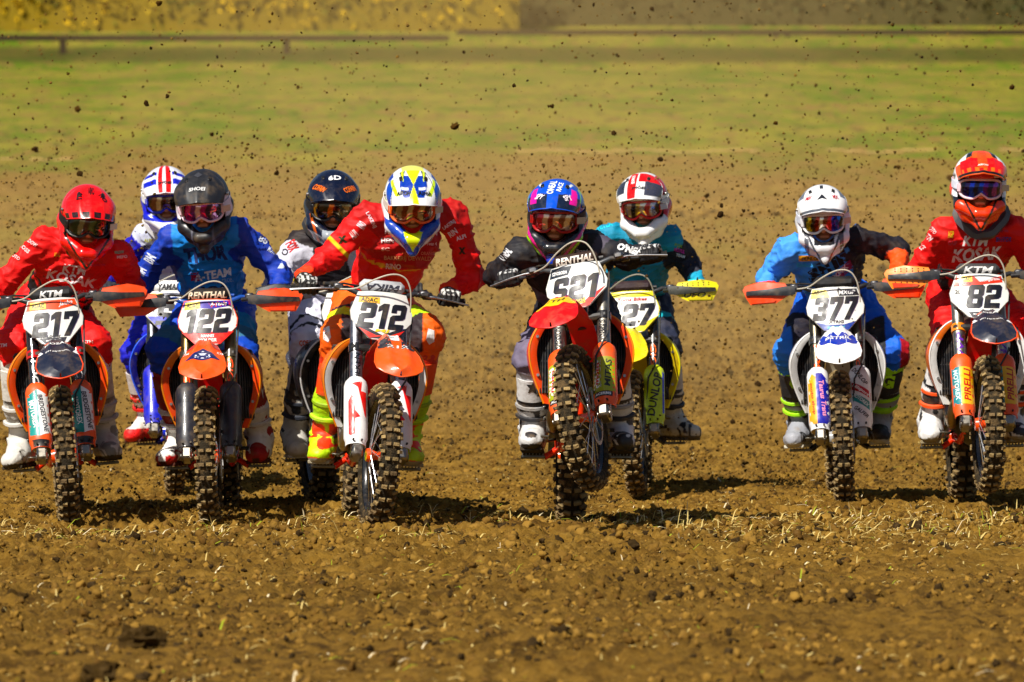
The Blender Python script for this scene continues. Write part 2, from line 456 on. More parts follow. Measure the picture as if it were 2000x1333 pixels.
def make_ground():
    xs = np.concatenate([np.linspace(-700, -60, 14), np.linspace(-55, -12, 30), np.linspace(-11.6, -4.3, 60), np.arange(-4.2, 4.2, .0165),
                         np.linspace(4.3, 11.6, 60), np.linspace(12, 55, 30), np.linspace(60, 700, 14)])
    ys = np.concatenate([np.linspace(-60, -15, 30), np.arange(-14.5, -4, .032), np.arange(-4, 6, .02), np.arange(6, 14, .045), np.arange(14, 60, .12),
                         np.linspace(61, 260, 160), np.linspace(270, 1500, 40)])
    X, Y = np.meshgrid(xs, ys, indexing='ij')
    Z = ground_z(X, Y)
    fade = np.clip((12 - np.abs(X)) / 6, 0, 1) * np.clip((70 - Y) / 30, 0, 1)
    far = np.clip((Y - 8) / 20, 0, 1)
    Z = Z + clumps(X, Y) * fade * (1 + .3 * far) + far * np.clip((220 - Y) / 100, 0, 1) * (vnoise2(X, Y, .55, 2) - .5) * .22 * np.clip((16 - np.abs(X)) / 6, 0, 1)
    m, n = X.shape
    V = np.stack([X, Y, Z], -1).reshape(-1, 3).astype(np.float32)
    i, j = np.meshgrid(np.arange(m - 1), np.arange(n - 1), indexing='ij')
    a = (i * n + j).ravel(); Q = np.stack([a, a + n, a + n + 1, a + 1], 1).astype(np.int32)
    me = bpy.data.meshes.new('ground')
    me.vertices.add(len(V)); me.vertices.foreach_set('co', V.ravel())
    me.loops.add(Q.size); me.loops.foreach_set('vertex_index', Q.ravel())
    me.polygons.add(len(Q)); me.polygons.foreach_set('loop_start', np.arange(0, Q.size, 4, dtype=np.int32))
    me.update(calc_edges=True); me.validate()
    me.polygons.foreach_set('use_smooth', [True] * len(Q))
    # material: churned soil that gives way to thin grass up the slope
    mt, nt, b, out = new_mat('field_soil_and_grass')
    N, L = nt.nodes, nt.links
    g = N.new('ShaderNodeNewGeometry'); sep = N.new('ShaderNodeSeparateXYZ'); L.new(g.outputs['Position'], sep.inputs[0])
    def noise(sc, det=5, stretch=None, rough=.6):
        t = N.new('ShaderNodeTexNoise'); t.inputs['Scale'].default_value = sc; t.inputs['Detail'].default_value = det; t.inputs['Roughness'].default_value = rough
        if stretch:
            mp = N.new('ShaderNodeMapping'); mp.inputs['Scale'].default_value = stretch; L.new(g.outputs['Position'], mp.inputs[0]); L.new(mp.outputs[0], t.inputs['Vector'])
        else: L.new(g.outputs['Position'], t.inputs['Vector'])
        return t.outputs['Fac']
    def mp(v, a, b_, c=0.0, d=1.0):
        r = N.new('ShaderNodeMapRange'); r.inputs[1].default_value = a; r.inputs[2].default_value = b_; r.inputs[3].default_value = c; r.inputs[4].default_value = d
        L.new(v, r.inputs[0]); return r.outputs[0]
    def mul(a, b_, op='MULTIPLY'):
        q = N.new('ShaderNodeMath'); q.operation = op
        for k, v in enumerate((a, b_)):
            if isinstance(v, (int, float)): q.inputs[k].default_value = v
            else: L.new(v, q.inputs[k])
        q.use_clamp = op != 'ADD' and op != 'SUBTRACT'
        return q.outputs[0]
    def mix(f, a, b_):
        q = N.new('ShaderNodeMix'); q.data_type = 'RGBA'
        if isinstance(f, (int, float)): q.inputs[0].default_value = f
        else: L.new(f, q.inputs[0])
        for k, v in ((6, a), (7, b_)):
            if isinstance(v, tuple): q.inputs[k].default_value = v + (1,)
            else: L.new(v, q.inputs[k])
        return q.outputs[2]
    soil = mix(mp(noise(2.2), .35, .65), (.255, .138, .018), (.120, .058, .007))
    soil = mix(mp(noise(26, 4), .5, .68), soil, (.31, .18, .034))
    soil = mix(mp(noise(9, 6, None, .7), .52, .68), soil, (.036, .018, .004))
    soil = mix(mul(mp(sep.outputs['Y'], .5, -5.0), mp(noise(.8, 5), .25, .6, .35, 1)), soil, mix(mp(noise(11, 6, None, .7), .45, .62), (.185, .098, .014), (.050, .025, .005)))  # near soil painted darker, standing in for lens fall-off at the bottom
    soil = mix(mul(mp(yv := sep.outputs['Y'], 5, 24), .62), soil, mix(mp(noise(4.5, 6), .44, .60), (.32, .195, .048), (.125, .066, .012)))  # soil behind the riders painted paler: airborne dust haze put into the colour
    grass = mix(mp(noise(.30, 6, (1, .25, 1), .7), .42, .56), (.085, .150, .002), (.235, .205, .020))
    grass = mix(mp(noise(1.3, 7, (1, .22, 1), .75), .50, .60), grass, (.22, .135, .03))
    grass = mix(mp(noise(2.6, 6, (1, .3, 1), .7), .53, .64), grass, (.06, .07, .008))
    yv = sep.outputs['Y']
    wob = mul(mp(noise(.16, 4, (1, .3, 1)), .3, .7, -20, 20), yv, 'ADD')
    f = mp(wob, 72, 94)
    patch = mul(mp(noise(.5, 5, (1, .4, 1)), .52, .62), mp(yv, 20, 60), 'MULTIPLY')
    f = mul(f, mul(patch, .42), 'MAXIMUM')
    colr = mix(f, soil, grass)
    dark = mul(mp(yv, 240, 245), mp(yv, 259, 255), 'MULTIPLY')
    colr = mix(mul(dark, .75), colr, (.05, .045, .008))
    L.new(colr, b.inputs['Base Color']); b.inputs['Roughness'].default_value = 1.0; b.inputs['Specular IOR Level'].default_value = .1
    h = noise(55, 6, None, .7); bp = N.new('ShaderNodeBump'); bp.inputs['Strength'].default_value = .7; bp.inputs['Distance'].default_value = .02
    L.new(h, bp.inputs['Height']); L.new(bp.outputs[0], b.inputs['Normal'])
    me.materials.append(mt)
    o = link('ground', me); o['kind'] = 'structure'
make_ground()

def rot_rand(n, r):
    q = r.normal(size=(n, 4)); q /= np.linalg.norm(q, axis=1, keepdims=True); w, x, y, z = q.T
    return np.stack([np.stack([1 - 2 * (y * y + z * z), 2 * (x * y - z * w), 2 * (x * z + y * w)], -1),
                     np.stack([2 * (x * y + z * w), 1 - 2 * (x * x + z * z), 2 * (y * z - x * w)], -1),
                     np.stack([2 * (x * z - y * w), 2 * (y * z + x * w), 1 - 2 * (x * x + y * y)], -1)], 1)
def lump_bases(sub, n, amp, seed):
    out = []
    for k in range(n):
        bm = bmesh.new(); bmesh.ops.create_icosphere(bm, subdivisions=sub, radius=1)
        V = np.array([v.co[:] for v in bm.verts]); F = np.array([[v.index for v in f.verts] for f in bm.faces]); bm.free()
        nz = vnoise3(V + 13 * k + seed, 1.3) * .45 + vnoise3(V + 7 * k + seed, 4.6) * .55
        V = V * (1 - amp / 2 + amp * 1.4 * nz)[:, None] * np.array([1, .8 + .3 * ((k * 37) % 5) / 5, .62 + .3 * ((k * 17) % 5) / 5])
        out.append((V, F))
    return out
def scatter(name, bases, pos, size, kind, cols, rng, stretch=None):
    """many lumps as one mesh"""
    V, F, C = [], [], []; off = 0
    R = rot_rand(len(pos), rng); which = rng.integers(0, len(bases), len(pos))
    for k, (bv, bf) in enumerate(bases):
        ii = np.where(which == k)[0]
        if not len(ii): continue
        P = np.einsum('nij,vj->nvi', R[ii], bv) * size[ii, None, None]
        if stretch is not None: P = P * stretch
        P = P + pos[ii, None, :]
        V.append(P.reshape(-1, 3)); C.append(np.repeat(cols[ii], len(bv), 0))
        F.append((bf[None] + (np.arange(len(ii)) * len(bv))[:, None, None] + off).reshape(-1, bf.shape[1])); off += len(ii) * len(bv)
    V = np.vstack(V).astype(np.float32); C = np.vstack(C); F = np.vstack(F).astype(np.int32)
    me = bpy.data.meshes.new(name)
    me.vertices.add(len(V)); me.vertices.foreach_set('co', V.ravel())
    me.loops.add(F.size); me.loops.foreach_set('vertex_index', F.ravel())
    me.polygons.add(len(F)); me.polygons.foreach_set('loop_start', np.arange(0, F.size, F.shape[1], dtype=np.int32))
    me.update(calc_edges=True)
    at = me.color_attributes.new('Col', 'FLOAT_COLOR', 'POINT'); at.data.foreach_set('color', np.c_[C, np.ones(len(C))].astype(np.float32).ravel())
    me.materials.append(MATS[kind])
    return link(name, me)
def soil_cols(n, rng, k=1.0):
    a = np.array([.29, .160, .026]); b = np.array([.10, .048, .008]); t = rng.random((n, 1))
    return np.where(rng.random((n, 1)) < .16, np.array([.030, .017, .005]), a * t + b * (1 - t)) * k

def make_scatter():
    rng = np.random.default_rng(5)
    n = 66000
    y = np.where(rng.random(n) < .80, -13.5 + 26 * rng.random(n) ** .9, 12 + 45 * rng.random(n) ** 1.3); w = 2.4 * (y + D0) / D0 + .7
    x = (rng.random(n) * 2 - 1) * w
    s = .003 + .010 * rng.random(n) ** 3 + .009 * (rng.random(n) ** 24)
    band = np.exp(-((y - .0) / 1.6) ** 2); s = s * (1 + .5 * band) * (1 + np.clip((y - 8) / 16, 0, 1.6))
    dens = vnoise2(x, y, 1.1, 4) + .35 * band; keep = dens > .30 + .1 * np.clip((y - 10) / 20, 0, 1)
    x, y, s = x[keep], y[keep], s[keep]
    z = ground_z(x, y) + clumps(x, y) + s * .02
    big = s > .0105
    for sel, bs in ((~big, lump_bases(1, 8, 1.7, 1)), (big, lump_bases(2, 8, 2.0, 77))):
        o = scatter('soil_crumbs', bs, np.c_[x, y, z][sel], s[sel], 'soil', soil_cols(int(sel.sum()), rng), rng)
        o['kind'] = 'stuff'; o['label'] = 'loose brown soil crumbs and clods strewn over the churned field'; o['category'] = 'soil'
    o['kind'] = 'stuff'; o['label'] = 'loose brown soil crumbs and clods strewn over the churned field'; o['category'] = 'soil'
    # straw and dry grass
    n = 13000
    y = np.where(rng.random(n) < .5, rng.normal(.1, 1.1, n), -13 + 24 * rng.random(n)); w = 2.4 * (y + D0) / D0 + .7; x = (rng.random(n) * 2 - 1) * w
    k = (vnoise2(x, y, .9, 14) > .40); x, y = x[k], y[k]; n = len(x)
    ln = .014 + .035 * rng.random(n) + .04 * rng.random(n) ** 8; wd = .0013 + .0022 * rng.random(n)
    ln = ln * (1 + 1.1 * np.exp(-((y - .1) / 1.0) ** 2)); az = rng.random(n) * 6.283; el = np.abs(rng.normal(.25, .45, n))
    d1 = np.stack([np.cos(az) * np.cos(el), np.sin(az) * np.cos(el), np.sin(el)], -1)
    sd = np.stack([-np.sin(az), np.cos(az), 0 * az], -1); upv = np.cross(d1, sd)
    base = np.c_[x, y, ground_z(x, y) + clumps(x, y) + .004]
    bend = np.stack([np.zeros(n), np.zeros(n), -np.ones(n)], -1) * (ln * .25)[:, None]
    a = base; m = base + d1 * (ln * .55)[:, None]; e = base + d1 * ln[:, None] + bend
    q = []
    for (p, k) in ((a, 1), (m, .9), (e, .25)):
        q += [p - sd * (wd * k)[:, None], p + sd * (wd * k)[:, None] + upv * (wd * k * .6)[:, None]]
    V = np.stack(q, 1).reshape(-1, 3); base_i = (np.arange(n) * 6)[:, None, None]
    F = (base_i + np.array([[0, 1, 3, 2], [2, 3, 5, 4]])[None]).reshape(-1, 4)
    t = rng.random(n); c = np.where((t < .75)[:, None], np.array([.52, .40, .17]), np.where((t < .9)[:, None], np.array([.25, .28, .04]), np.array([.72, .62, .42])))
    mb = MB(); mb.add(V, F, 'plant', np.repeat(c, 6, 0))
    o = mb.build('straw', sharp=None, recalc=False); tag(o, 'pale straw and dry grass blades lying in the soil', 'straw', kind='stuff')
make_scatter()

# ------------------------------------------------------------------ the far edge: rail fences, hedges, tape, kerbs of board
def rail_fence(label, x0, x1, d, row_top, posts, th):
    z_of = lambda x: float(ground_z(x, d - D0))
    c = ((x0 + x1) / 2, d - D0, z_of(0))
    t = thing('rail_fence', label, 'fence', c)
    h = CAMH + (HORIZ - row_top) / FPX * d - c[2]
    mb = MB(); mb.box((0, 0, h), (x1 - x0, .08, th), 'rubber', '2e2414', .01); mb.build('rail', t)
    for px in posts:
        mb = MB(); mb.box((px - c[0], .07, h / 2 - .2), (.34, .14, h + .42), 'rubber', '2e2414', .01); mb.build('post', t)
rail_fence('long brown rail fence at the far left, one post in view', -48, -3.2, 275, 75, [W(123, 0, 275)[0], W(-500, 0, 275)[0], W(560, 0, 275)[0]], .30)
rail_fence('long dark rail fence at the far right with two close posts', -3.0, 42, 292, 64, [W(1515, 0, 292)[0], W(1537, 0, 292)[0], W(2600, 0, 292)[0]], .3)

def hedge(label, x0, x1, d, hgt, depth, cols, n, seed, name='hedge'):
    rng = np.random.default_rng(seed)
    cx = (x0 + x1) / 2; y0 = d - D0; z0 = float(ground_z(0, y0)) - .2
    t = thing(name, label, 'hedge', (cx, y0, z0))
    mb = MB()
    xs = np.linspace(x0 - cx, x1 - cx, 60); prof = np.linspace(0, math.pi, 14)
    G = np.array([[(x, depth * .36 * math.cos(a) * -1, hgt * .86 * max(0, math.sin(a)) ** .5 * (1 + .12 * (vnoise2(np.array(x), np.array(a * 3.), .5, seed) - .5))) for a in prof] for x in xs])
    V = G.reshape(-1, 3); F = [(i * 14 + j, i * 14 + j + 1, (i + 1) * 14 + j + 1, (i + 1) * 14 + j) for i in range(59) for j in range(13)]
    mb.add(V, F, 'plant', lin(cols[1]) * .6)
    mb.build('branches', t, recalc=False)
    a = rng.random(n) * math.pi; x = (rng.random(n) - .5) * (x1 - x0); rr = .9 + .25 * rng.random(n)
    lob = .75 + .5 * vnoise2(x, a, 1.1, seed)
    P = np.c_[x, -depth * .42 * np.cos(a) * rr * lob, hgt * np.sqrt(np.maximum(0, np.sin(a))) * rr * (.8 + .25 * lob)]
    R = rot_rand(n, rng); sz = .10 + .14 * rng.random(n)
    q = np.array([[-1, 0, 0], [0, -.55, .1], [1, 0, 0], [0, .55, .1]])
    V = (np.einsum('nij,vj->nvi', R, q) * sz[:, None, None] + P[:, None]).reshape(-1, 3)
    F = (np.arange(n) * 4)[:, None] + np.arange(4)[None]
    tt = vnoise2(x, a * 2 + P[:, 2], .8, seed + 3) + .5 * (rng.random(n) - .5)
    c0, c1, c2 = lin(cols[0]), lin(cols[1]), lin(cols[2])
    C = np.where((tt > .55)[:, None], c0, np.where((tt > .38)[:, None], c1, c2))
    mb = MB(); mb.add(V, F, 'plant', np.repeat(C, 4, 0)); mb.build('leaves', t, sharp=None, recalc=False)
hedge('long hedge thick with yellow blossom behind the left rail fence', -40, .4, 300, 5.5, 4, ('c4a00a', '9c840c', '5c5a10'), 15000, 3)
hedge('dull olive brown hedge behind the right rail fence', -.6, 45, 306, 6, 4, ('6f5f38', '5a5330', '3f4526'), 15000, 4)

def tape(label, x0, x1, d, row):
    t = thing('ground_board', label, 'board', ((x0 + x1) / 2, d - D0, CAMH + (HORIZ - row) / FPX * d))
    mb = MB(); n = 30; xs = np.linspace(x0, x1, n) - (x0 + x1) / 2
    for i in range(n - 1):
        zz = .03 * math.sin(i * 1.3); mb.box(((xs[i] + xs[i + 1]) / 2, .02 * math.sin(i * 2.1), zz), (xs[i + 1] - xs[i] + .02, .05, .05), 'boot', 'b0935f', .01)
    mb.build('plank', t)
def zrow(row):      # distance at which the bare slope shows at this photo row
    d = np.linspace(33, 200, 4000); r = HORIZ - FPX * (ground_z(0, d - D0) - CAMH) / d
    return float(d[np.argmin(np.abs(r - row))])
tape('pale broken edging board lying across the grass on the right', W(1010, 0, 97)[0], W(2300, 0, 97)[0], zrow(297), 296)
tape('short pale edging board lying at the left edge of the grass', W(-300, 0, 97)[0], W(72, 0, 97)[0], zrow(315), 314)

# big dark clods in the foreground and an orange scrap far behind
def big_clod(label, px, row, r, k):
    d = np.linspace(14, 30, 3000); rr = HORIZ - FPX * (ground_z((px - 1000) / FPX * d, d - D0) - CAMH) / d; dd = float(d[np.argmin(np.abs(rr - row))])
    p = W(px, row, dd); bv, bf = lump_bases(3, 3, 1.5, 50 + k)[k % 3]
    mb = MB(); mb.add(bv * np.array([1.15, .9, 1.15]) * r, bf, 'soil', np.array([.035, .020, .006]))
    o = mb.build('earth_clod'); o.location = (p[0], p[1], float(ground_z(p[0], p[1])) + r * .55); tag(o, label, 'clod', 'large clods lying in the foreground')
big_clod('largest dark earth clod lying in the foreground, lower left', 272, 1270, .045, 0)
big_clod('dark earth clod at the bottom edge below the largest clod', 195, 1335, .034, 1)
big_clod('dark earth clod near the left edge of the foreground', 28, 1185, .028, 2)
dz = zrow(402); mb = MB()
mb.sheet(np.array([[(x, .05 * math.sin(x * 20), z + .02 * math.sin(x * 31)) for z in (0, .05, .09)] for x in np.linspace(-.16, .16, 12)]), .006, 'plastic', 'f05a28')
o = mb.build('plastic_scrap'); o.location = tuple(W(1392, 402, dz)); tag(o, 'small orange scrap of plastic lying on the slope behind the white and red helmet', 'litter')
# ------------------------------------------------------------------ wheels
AX = np.array([0, math.sin(math.radians(27)), math.cos(math.radians(27))])
_WM = {}
def wheel_meshes(kind, rimcol, hubcol):
    key = (kind, rimcol, hubcol)
    if key in _WM: return _WM[key]
    Rc, rt, wd, rows, kh = (.288, .040, 1.12, 62, .017) if kind == 'front' else (.268, .048, 1.28, 52, .019)
    out = {}
    mb = MB()
    prof = [(wd * rt * math.sin(a), Rc + rt * math.cos(a)) for a in np.linspace(-2.35, 2.35, 17)]
    mb.lathe(prof, 'tread', '2c261c', n=72)
    rng = np.random.default_rng(3)
    lay = ([(19, 1), (-19, 1), (72, .8), (-72, .8)], [(46, 1), (-46, 1)])
    for i in range(rows):
        for ph, sz in lay[i % 2]:
            p = math.radians(ph); th = 2 * math.pi * (i + (.25 if abs(ph) > 60 else 0)) / rows
            w, l = (.0098 * sz * (.85 + .3 * rng.random()), .0085) if kind == 'front' else (.0125 * sz, .0105)
            V = []
            for sx in (-1, 1):
                for sy in (-1, 1):
                    for hgt in (0, 1):
                        k = 1.0 if hgt == 0 else .86
                        r = rt - .003 + hgt * kh * (1 if abs(ph) < 60 else .75)
                        a = p + sx * w * k / rt
                        rad = Rc + r * math.cos(a); x = wd * r * math.sin(a)
                        t = th + sy * l * k / (Rc + rt)
                        V.append((x, rad * math.cos(t), rad * math.sin(t)))
            c0, c1 = lin('1c1813'), lin(('8d7a58', '75634a', 'a08a64')[rng.integers(0, 3)])
            C = np.array([c0, c1] * 4)
            F = [(1, 3, 7, 5), (0, 1, 5, 4), (2, 6, 7, 3), (0, 2, 3, 1), (4, 5, 7, 6)]
            mb.add(V, F, 'tread', C)
    out['tyre'] = mb.build('tyre', sharp=35)
    mb = MB(); R = Rc - rt * .72
    mb.lathe([(-.026, R + .012), (-.030, R + .004), (-.018, R - .008), (.0, R - .012), (.018, R - .008), (.030, R + .004), (.026, R + .012)], 'metal' if rimcol == 'c8c8c8' else 'gloss', rimcol, n=64)
    out['rim'] = mb.build('rim')
    mb = MB()
    mb.lathe([(-.062, .012), (-.062, .03), (-.045, .034), (-.02, .02), (.02, .02), (.045, .034), (.062, .03), (.062, .012)], 'gloss', hubcol, n=24)
    out['wheel'] = mb.build('hub')
    mb = MB()
    for i in range(32):
        t = 2 * math.pi * i / 32; sd = 1 if i % 2 else -1; t2 = t + (.28 if (i // 2) % 2 else -.28)
        mb.tube([(sd * .045, .033 * math.cos(t2 * 1.0 + .6 * (1 if (i // 2) % 2 else -1)), .033 * math.sin(t2 + .6 * (1 if (i // 2) % 2 else -1))), (sd * .006, R * math.cos(t), R * math.sin(t))], .0021, 'metal', 'd8d8d8', n=5)
    out['spokes'] = mb.build('spokes')
    mb = MB(); r0, r1 = (.118, .134) if kind == 'front' else (.095, .11)
    mb.lathe([(.058, r0), (.062, r0), (.062, r1), (.058, r1)], 'metal', '9a9a9a', n=40, closed=True)
    for i in range(6):
        t = math.pi * i / 3; mb.tube([(.06, .03 * math.cos(t), .03 * math.sin(t)), (.06, r0 * math.cos(t + .35), r0 * math.sin(t + .35))], .005, 'metal', '8a8a8a', n=5)
    out['brake_disc'] = mb.build('brake_disc')
    for k in list(out):
        me = out[k].data; bpy.data.objects.remove(out[k]); out[k] = me
    _WM[key] = out
    return out
def put_wheel(kind, root, M, rimcol, hubcol, spin):
    ms = wheel_meshes(kind, rimcol, hubcol)
    w = link('front_wheel' if kind == 'front' else 'rear_wheel', ms['wheel'], root)
    w.matrix_local = Matrix((M @ RX(spin)).tolist())
    for k in ('tyre', 'rim', 'spokes', 'brake_disc'): link(k, ms[k], w)

PLATE = [(-.112, .106), (-.05, .112), (.05, .112), (.112, .106), (.145, .012), (.140, -.028), (.062, -.112), (.045, -.118), (-.045, -.118), (-.062, -.112), (-.140, -.028), (-.145, .012)]
def plate_fn(u, v, off=0.0): return (u, .245 + v * .38 + 1.7 * u * u - off, .993 + v * .95)
DIG = {'1': [[(.12, 0), (.48, 0), (.48, 1.6), (.12, 1.6), (-.16, 1.38), (-.16, 1.06), (.12, 1.22)]],
       '2': [[(0, 0), (1, 0), (1, .34), (.36, .34), (.36, .58), (.86, .64), (1, .78), (1, 1.46), (.86, 1.6), (.12, 1.6), (0, 1.48), (0, 1.06), (.35, 1.06), (.35, 1.26), (.65, 1.26), (.65, .95), (.15, .90), (0, .76)]],
       '3': [[(0, .12), (.12, 0), (.86, 0), (1, .14), (1, .68), (.88, .80), (1, .92), (1, 1.46), (.86, 1.6), (.12, 1.6), (0, 1.48), (0, 1.12), (.34, 1.12), (.34, 1.26), (.65, 1.26), (.65, .96), (.30, .96), (.30, .64), (.65, .64), (.65, .34), (.34, .34), (.34, .48), (0, .48)]],
       '7': [[(.16, 0), (.55, 0), (1, 1.18), (1, 1.6), (0, 1.6), (0, 1.10), (.34, 1.10), (.34, 1.26), (.62, 1.26)]]}
DIG['5'] = [[(1 - x, y) for x, y in DIG['2'][0]][::-1]]
_h8 = [(.5, 0), (.5, .32), (.35, .32), (.35, .65), (.5, .65), (.5, .95), (.35, .95), (.35, 1.28), (.5, 1.28), (.5, 1.6), (.14, 1.6), (0, 1.46), (0, .92), (.1, .80), (0, .68), (0, .14), (.14, 0)]
DIG['8'] = [_h8, [(1 - x, y) for x, y in _h8][::-1]]
DIG['6'] = [[(0, .12), (.12, 0), (.86, 0), (1, .14), (1, .80), (.86, .94), (.35, .94), (.35, 1.26), (1, 1.26), (1, 1.6), (.14, 1.6), (0, 1.46)]]
DIG['4'] = [[(.6, 0), (1, 0), (1, 1.6), (.6, 1.6), (.6, .95), (.36, .95), (.36, 1.6), (0, 1.6), (0, .62), (.6, .62)]]
def number_polys(n, w, h):
    x = 0; out = []
    for ch in n:
        a = .74 if ch == '1' else 1.0; o = .16 if ch == '1' else 0
        for pg in DIG[ch]: out.append([(x + o + u, v) for u, v in pg])
        x += a + .13
    tot = x - .13
    return [[((u / tot - .5) * w * .92 + (v / 1.6 - .5) * h * .20, (v / 1.6 - .5) * h) for u, v in pg] for pg in out]
def guard_fn(sgn, y0=.275):
    return lambda u, v: (sgn * u, y0 + .9 * max(0, u - .30) ** 1.6 + .35 * max(v, -.005), 1.095 + v)

def make_bike(c, loc, yaw=0, roll=0, pitch=0, steer=0, spin=0.0):
    Mroot = T(*loc) @ RZ(math.radians(yaw)) @ RX(-math.radians(pitch)) @ RY(math.radians(roll))
    root = thing('motocross_bike', c['label'], 'motorcycle', group='motocross bikes racing in a line')
    root.matrix_world = Matrix(Mroot.tolist())
    P0 = np.array([0, .375, .98])
    S = T(*P0) @ np.array(Matrix.Rotation(math.radians(steer), 4, Vector(AX)).to_4x4()) @ T(*-P0)
    put_wheel('front', root, S @ T(0, 0, .345), c.get('rim', '141414'), c.get('hub', 'e05008'), spin)
    put_wheel('rear', root, T(0, 1.48, .335), c.get('rim', '141414'), c.get('hub', 'e05008'), spin + .2)
    P = lambda x, s, y=0: np.array([x, .03, .345]) + s * AX + y * np.array([0, math.cos(math.radians(27)), -math.sin(math.radians(27))])
    # forks
    for sg in (-1, 1):
        x = sg * .106
        mb = MB(S)
        mb.tube([P(x, .0), P(x, .36)], .024, 'metal', 'a8a49c', n=14)
        mb.tube([P(x, .33), P(x, .345), P(x, .50), P(x, .78)], [.029, .031, .031, .028], 'metal' if c.get('tube_metal', 1) else 'gloss', c.get('tube', '8d8d92'), n=16)
        mb.tube([P(x, .52), P(x, .56)], [.0365, .0365], 'gloss', c.get('collar', '222222'), n=16)
        mb.tube([P(x, .335), P(x, .36)], [.034, .034], 'rubber', '151515', n=16)
        if c.get('tube_text'):
            b = mb.bvh(); M2 = S @ T(*P(x, .435, -.05)) @ RX(-math.radians(27)) @ frame_xz((0, 0, 0), math.radians(-90 if sg > 0 else 90))
            mb.decal(fit(text2(c['tube_text'], .05, .02, .15), .15, .032), M2, 'gloss', c.get('tube_text_col', 'f4f4f4'), b, d=S[:3, :3] @ np.array([0, .891, -.454]), back=.1)
        fl = mb.build('fork_leg', root)
        mb = MB(S)
        mb.box((0, 0, 0), (.05, .085, .062), 'metal', '9a958c', .010, M=T(x, .012, .350) @ RX(-.47))
        mb.tube([(x - .03, 0, .345), (x + .03, 0, .345)], .019, 'metal', '77736c', n=12)
        for q in (-1, 1): mb.tube([P(x + q * .013, .02, -.05), P(x + q * .013, .02, -.035)], .006, 'metal', '4a4844', n=8)
        mb.build('axle_clamp', fl)
        # lower guard
        gs, ga = np.linspace(.035, .385, 18), np.linspace(-1.75, 1.75, 15)
        G = np.array([[P(x, s) + np.array([.054 * math.sin(a), -.050 * math.cos(a) * .891, .050 * math.cos(a) * .454]) * (1 if s < .34 else max(.45, math.sqrt(max(0, 1 - ((s - .34) / .055) ** 2)))) * (.86 if s < .06 else 1) for a in ga] for s in gs])
        mb = MB(S)
        base = lin(c.get('guard', 'f06010'))
        cols = np.tile(base, (len(gs) * len(ga), 1))
        mb.sheet(G, .004, 'plastic', cols)
        bv = mb.bvh(); dd = S[:3, :3] @ np.array([0, .891, -.454])
        M2 = lambda s, dx=0, r=0: S @ T(*P(x, s, -.07)) @ RX(-math.radians(27)) @ frame_xz((dx, 0, 0), r)
        for it in c.get('guard_art', []):
            # (polygon or text, s centre, dx, rotation deg, w, h, colour)
            art, s0, dx, rot, w, h, colr = it[:7]
            if len(it) > 7 and it[7] != sg: continue
            tm = poly2(art, .02) if not isinstance(art, str) else fit(text2(art, .05, .025, .1), w, h)
            lay = .0012 if not isinstance(art, str) else .0022
            mb.decal(tm, M2(s0, dx * 1.0, math.radians(rot)), 'plastic', colr, bv, d=dd, off=lay + c.get('_lift', 0), back=.1)
        mb.tube([P(x + .02, .05, -.056), P(x + .02, .05, -.046)], .005, 'metal', '33302c', n=8)
        mb.tube([P(x - .02, .05, -.056), P(x - .02, .05, -.046)], .005, 'metal', '33302c', n=8)
        mb.build('fork_guard', fl)
    mb = MB(S)
    Cy = lambda s, w, h, yy=0, colr='1b1b1b': mb.box((0, 0, 0), (w, .07, h), 'plastic', colr, .012, M=T(*P(0, s, yy)) @ RX(-math.radians(27)))
    Cy(.54, .27, .038, .0, c.get('clamp', '1d1d1d')); Cy(.765, .26, .030, 0, c.get('clamp', '1d1d1d'))
    mb.tube([P(0, .5, .022), P(0, .8, .022)], .026, 'plastic', '222222')
    mb.build('triple_clamp', root)
    mb = MB(S)   # caliper and hose on image right
    mb.box((.085, .075, .40), (.045, .075, .085), 'metal', '6a645c', .012)
    mb.tube([(.135, .40, 1.06), (.15, .30, .99), P(.138, .52, -.035), P(.135, .42, -.045), P(.12, .37, -.062), P(.078, .30, -.05), P(.07, .18, -.035), (.075, .05, .45)], .0045, 'rubber', c.get('hose2', '3a3a3c'), n=8)
    mb.build('brake_caliper', root)
    mb = MB(S)
    h = [(-.20, .33, 1.10), (-.13, .27, 1.105), (-.07, .235, 1.15), (0, .21, 1.185), (.05, .205, 1.192), (.09, .205, 1.175), (.115, .21, 1.13), (.125, .225, 1.07), (.127, .235, 1.02)]
    t = np.linspace(0, len(h) - 1, 30); h = np.array(h); hp = np.stack([np.interp(t, np.arange(len(h)), h[:, i]) for i in range(3)], 1)
    for _ in range(2): hp[1:-1] = (hp[:-2] + hp[1:-1] * 2 + hp[2:]) / 4
    mb.tube(hp, .0038, 'plastic', c.get('hose', 'b9b4a6'), n=8)
    mb.build('brake_hose', root)
    # handlebar
    bar = [(-.40, .425, 1.090), (-.27, .395, 1.098), (-.16, .365, 1.108), (-.11, .345, 1.09), (-.055, .34, 1.062), (.055, .34, 1.062), (.11, .345, 1.09), (.16, .365, 1.108), (.27, .395, 1.098), (.40, .425, 1.090)]
    mb = MB(S); mb.tube(bar, [.011, .011, .012, .014, .014, .014, .014, .012, .011, .011], c.get('bar_kind', 'plastic'), c.get('bar', '2a2a2c'), n=12)
    mb.tube([(-.13, .352, 1.118), (.13, .352, 1.118)], .009, 'plastic', c.get('bar', '2a2a2c'), n=10)
    for sg in (-1, 1):
        mb.box((sg * .035, .34, 1.055), (.034, .06, .05), 'metal', '3c3c40', .008)
        mb.tube([(sg * .035, .31, 1.085), (sg * .035, .305, 1.10)], .007, 'metal', 'c0c0c0', n=8)
    hb = mb.build('handlebar', root)
    mb = MB(S)
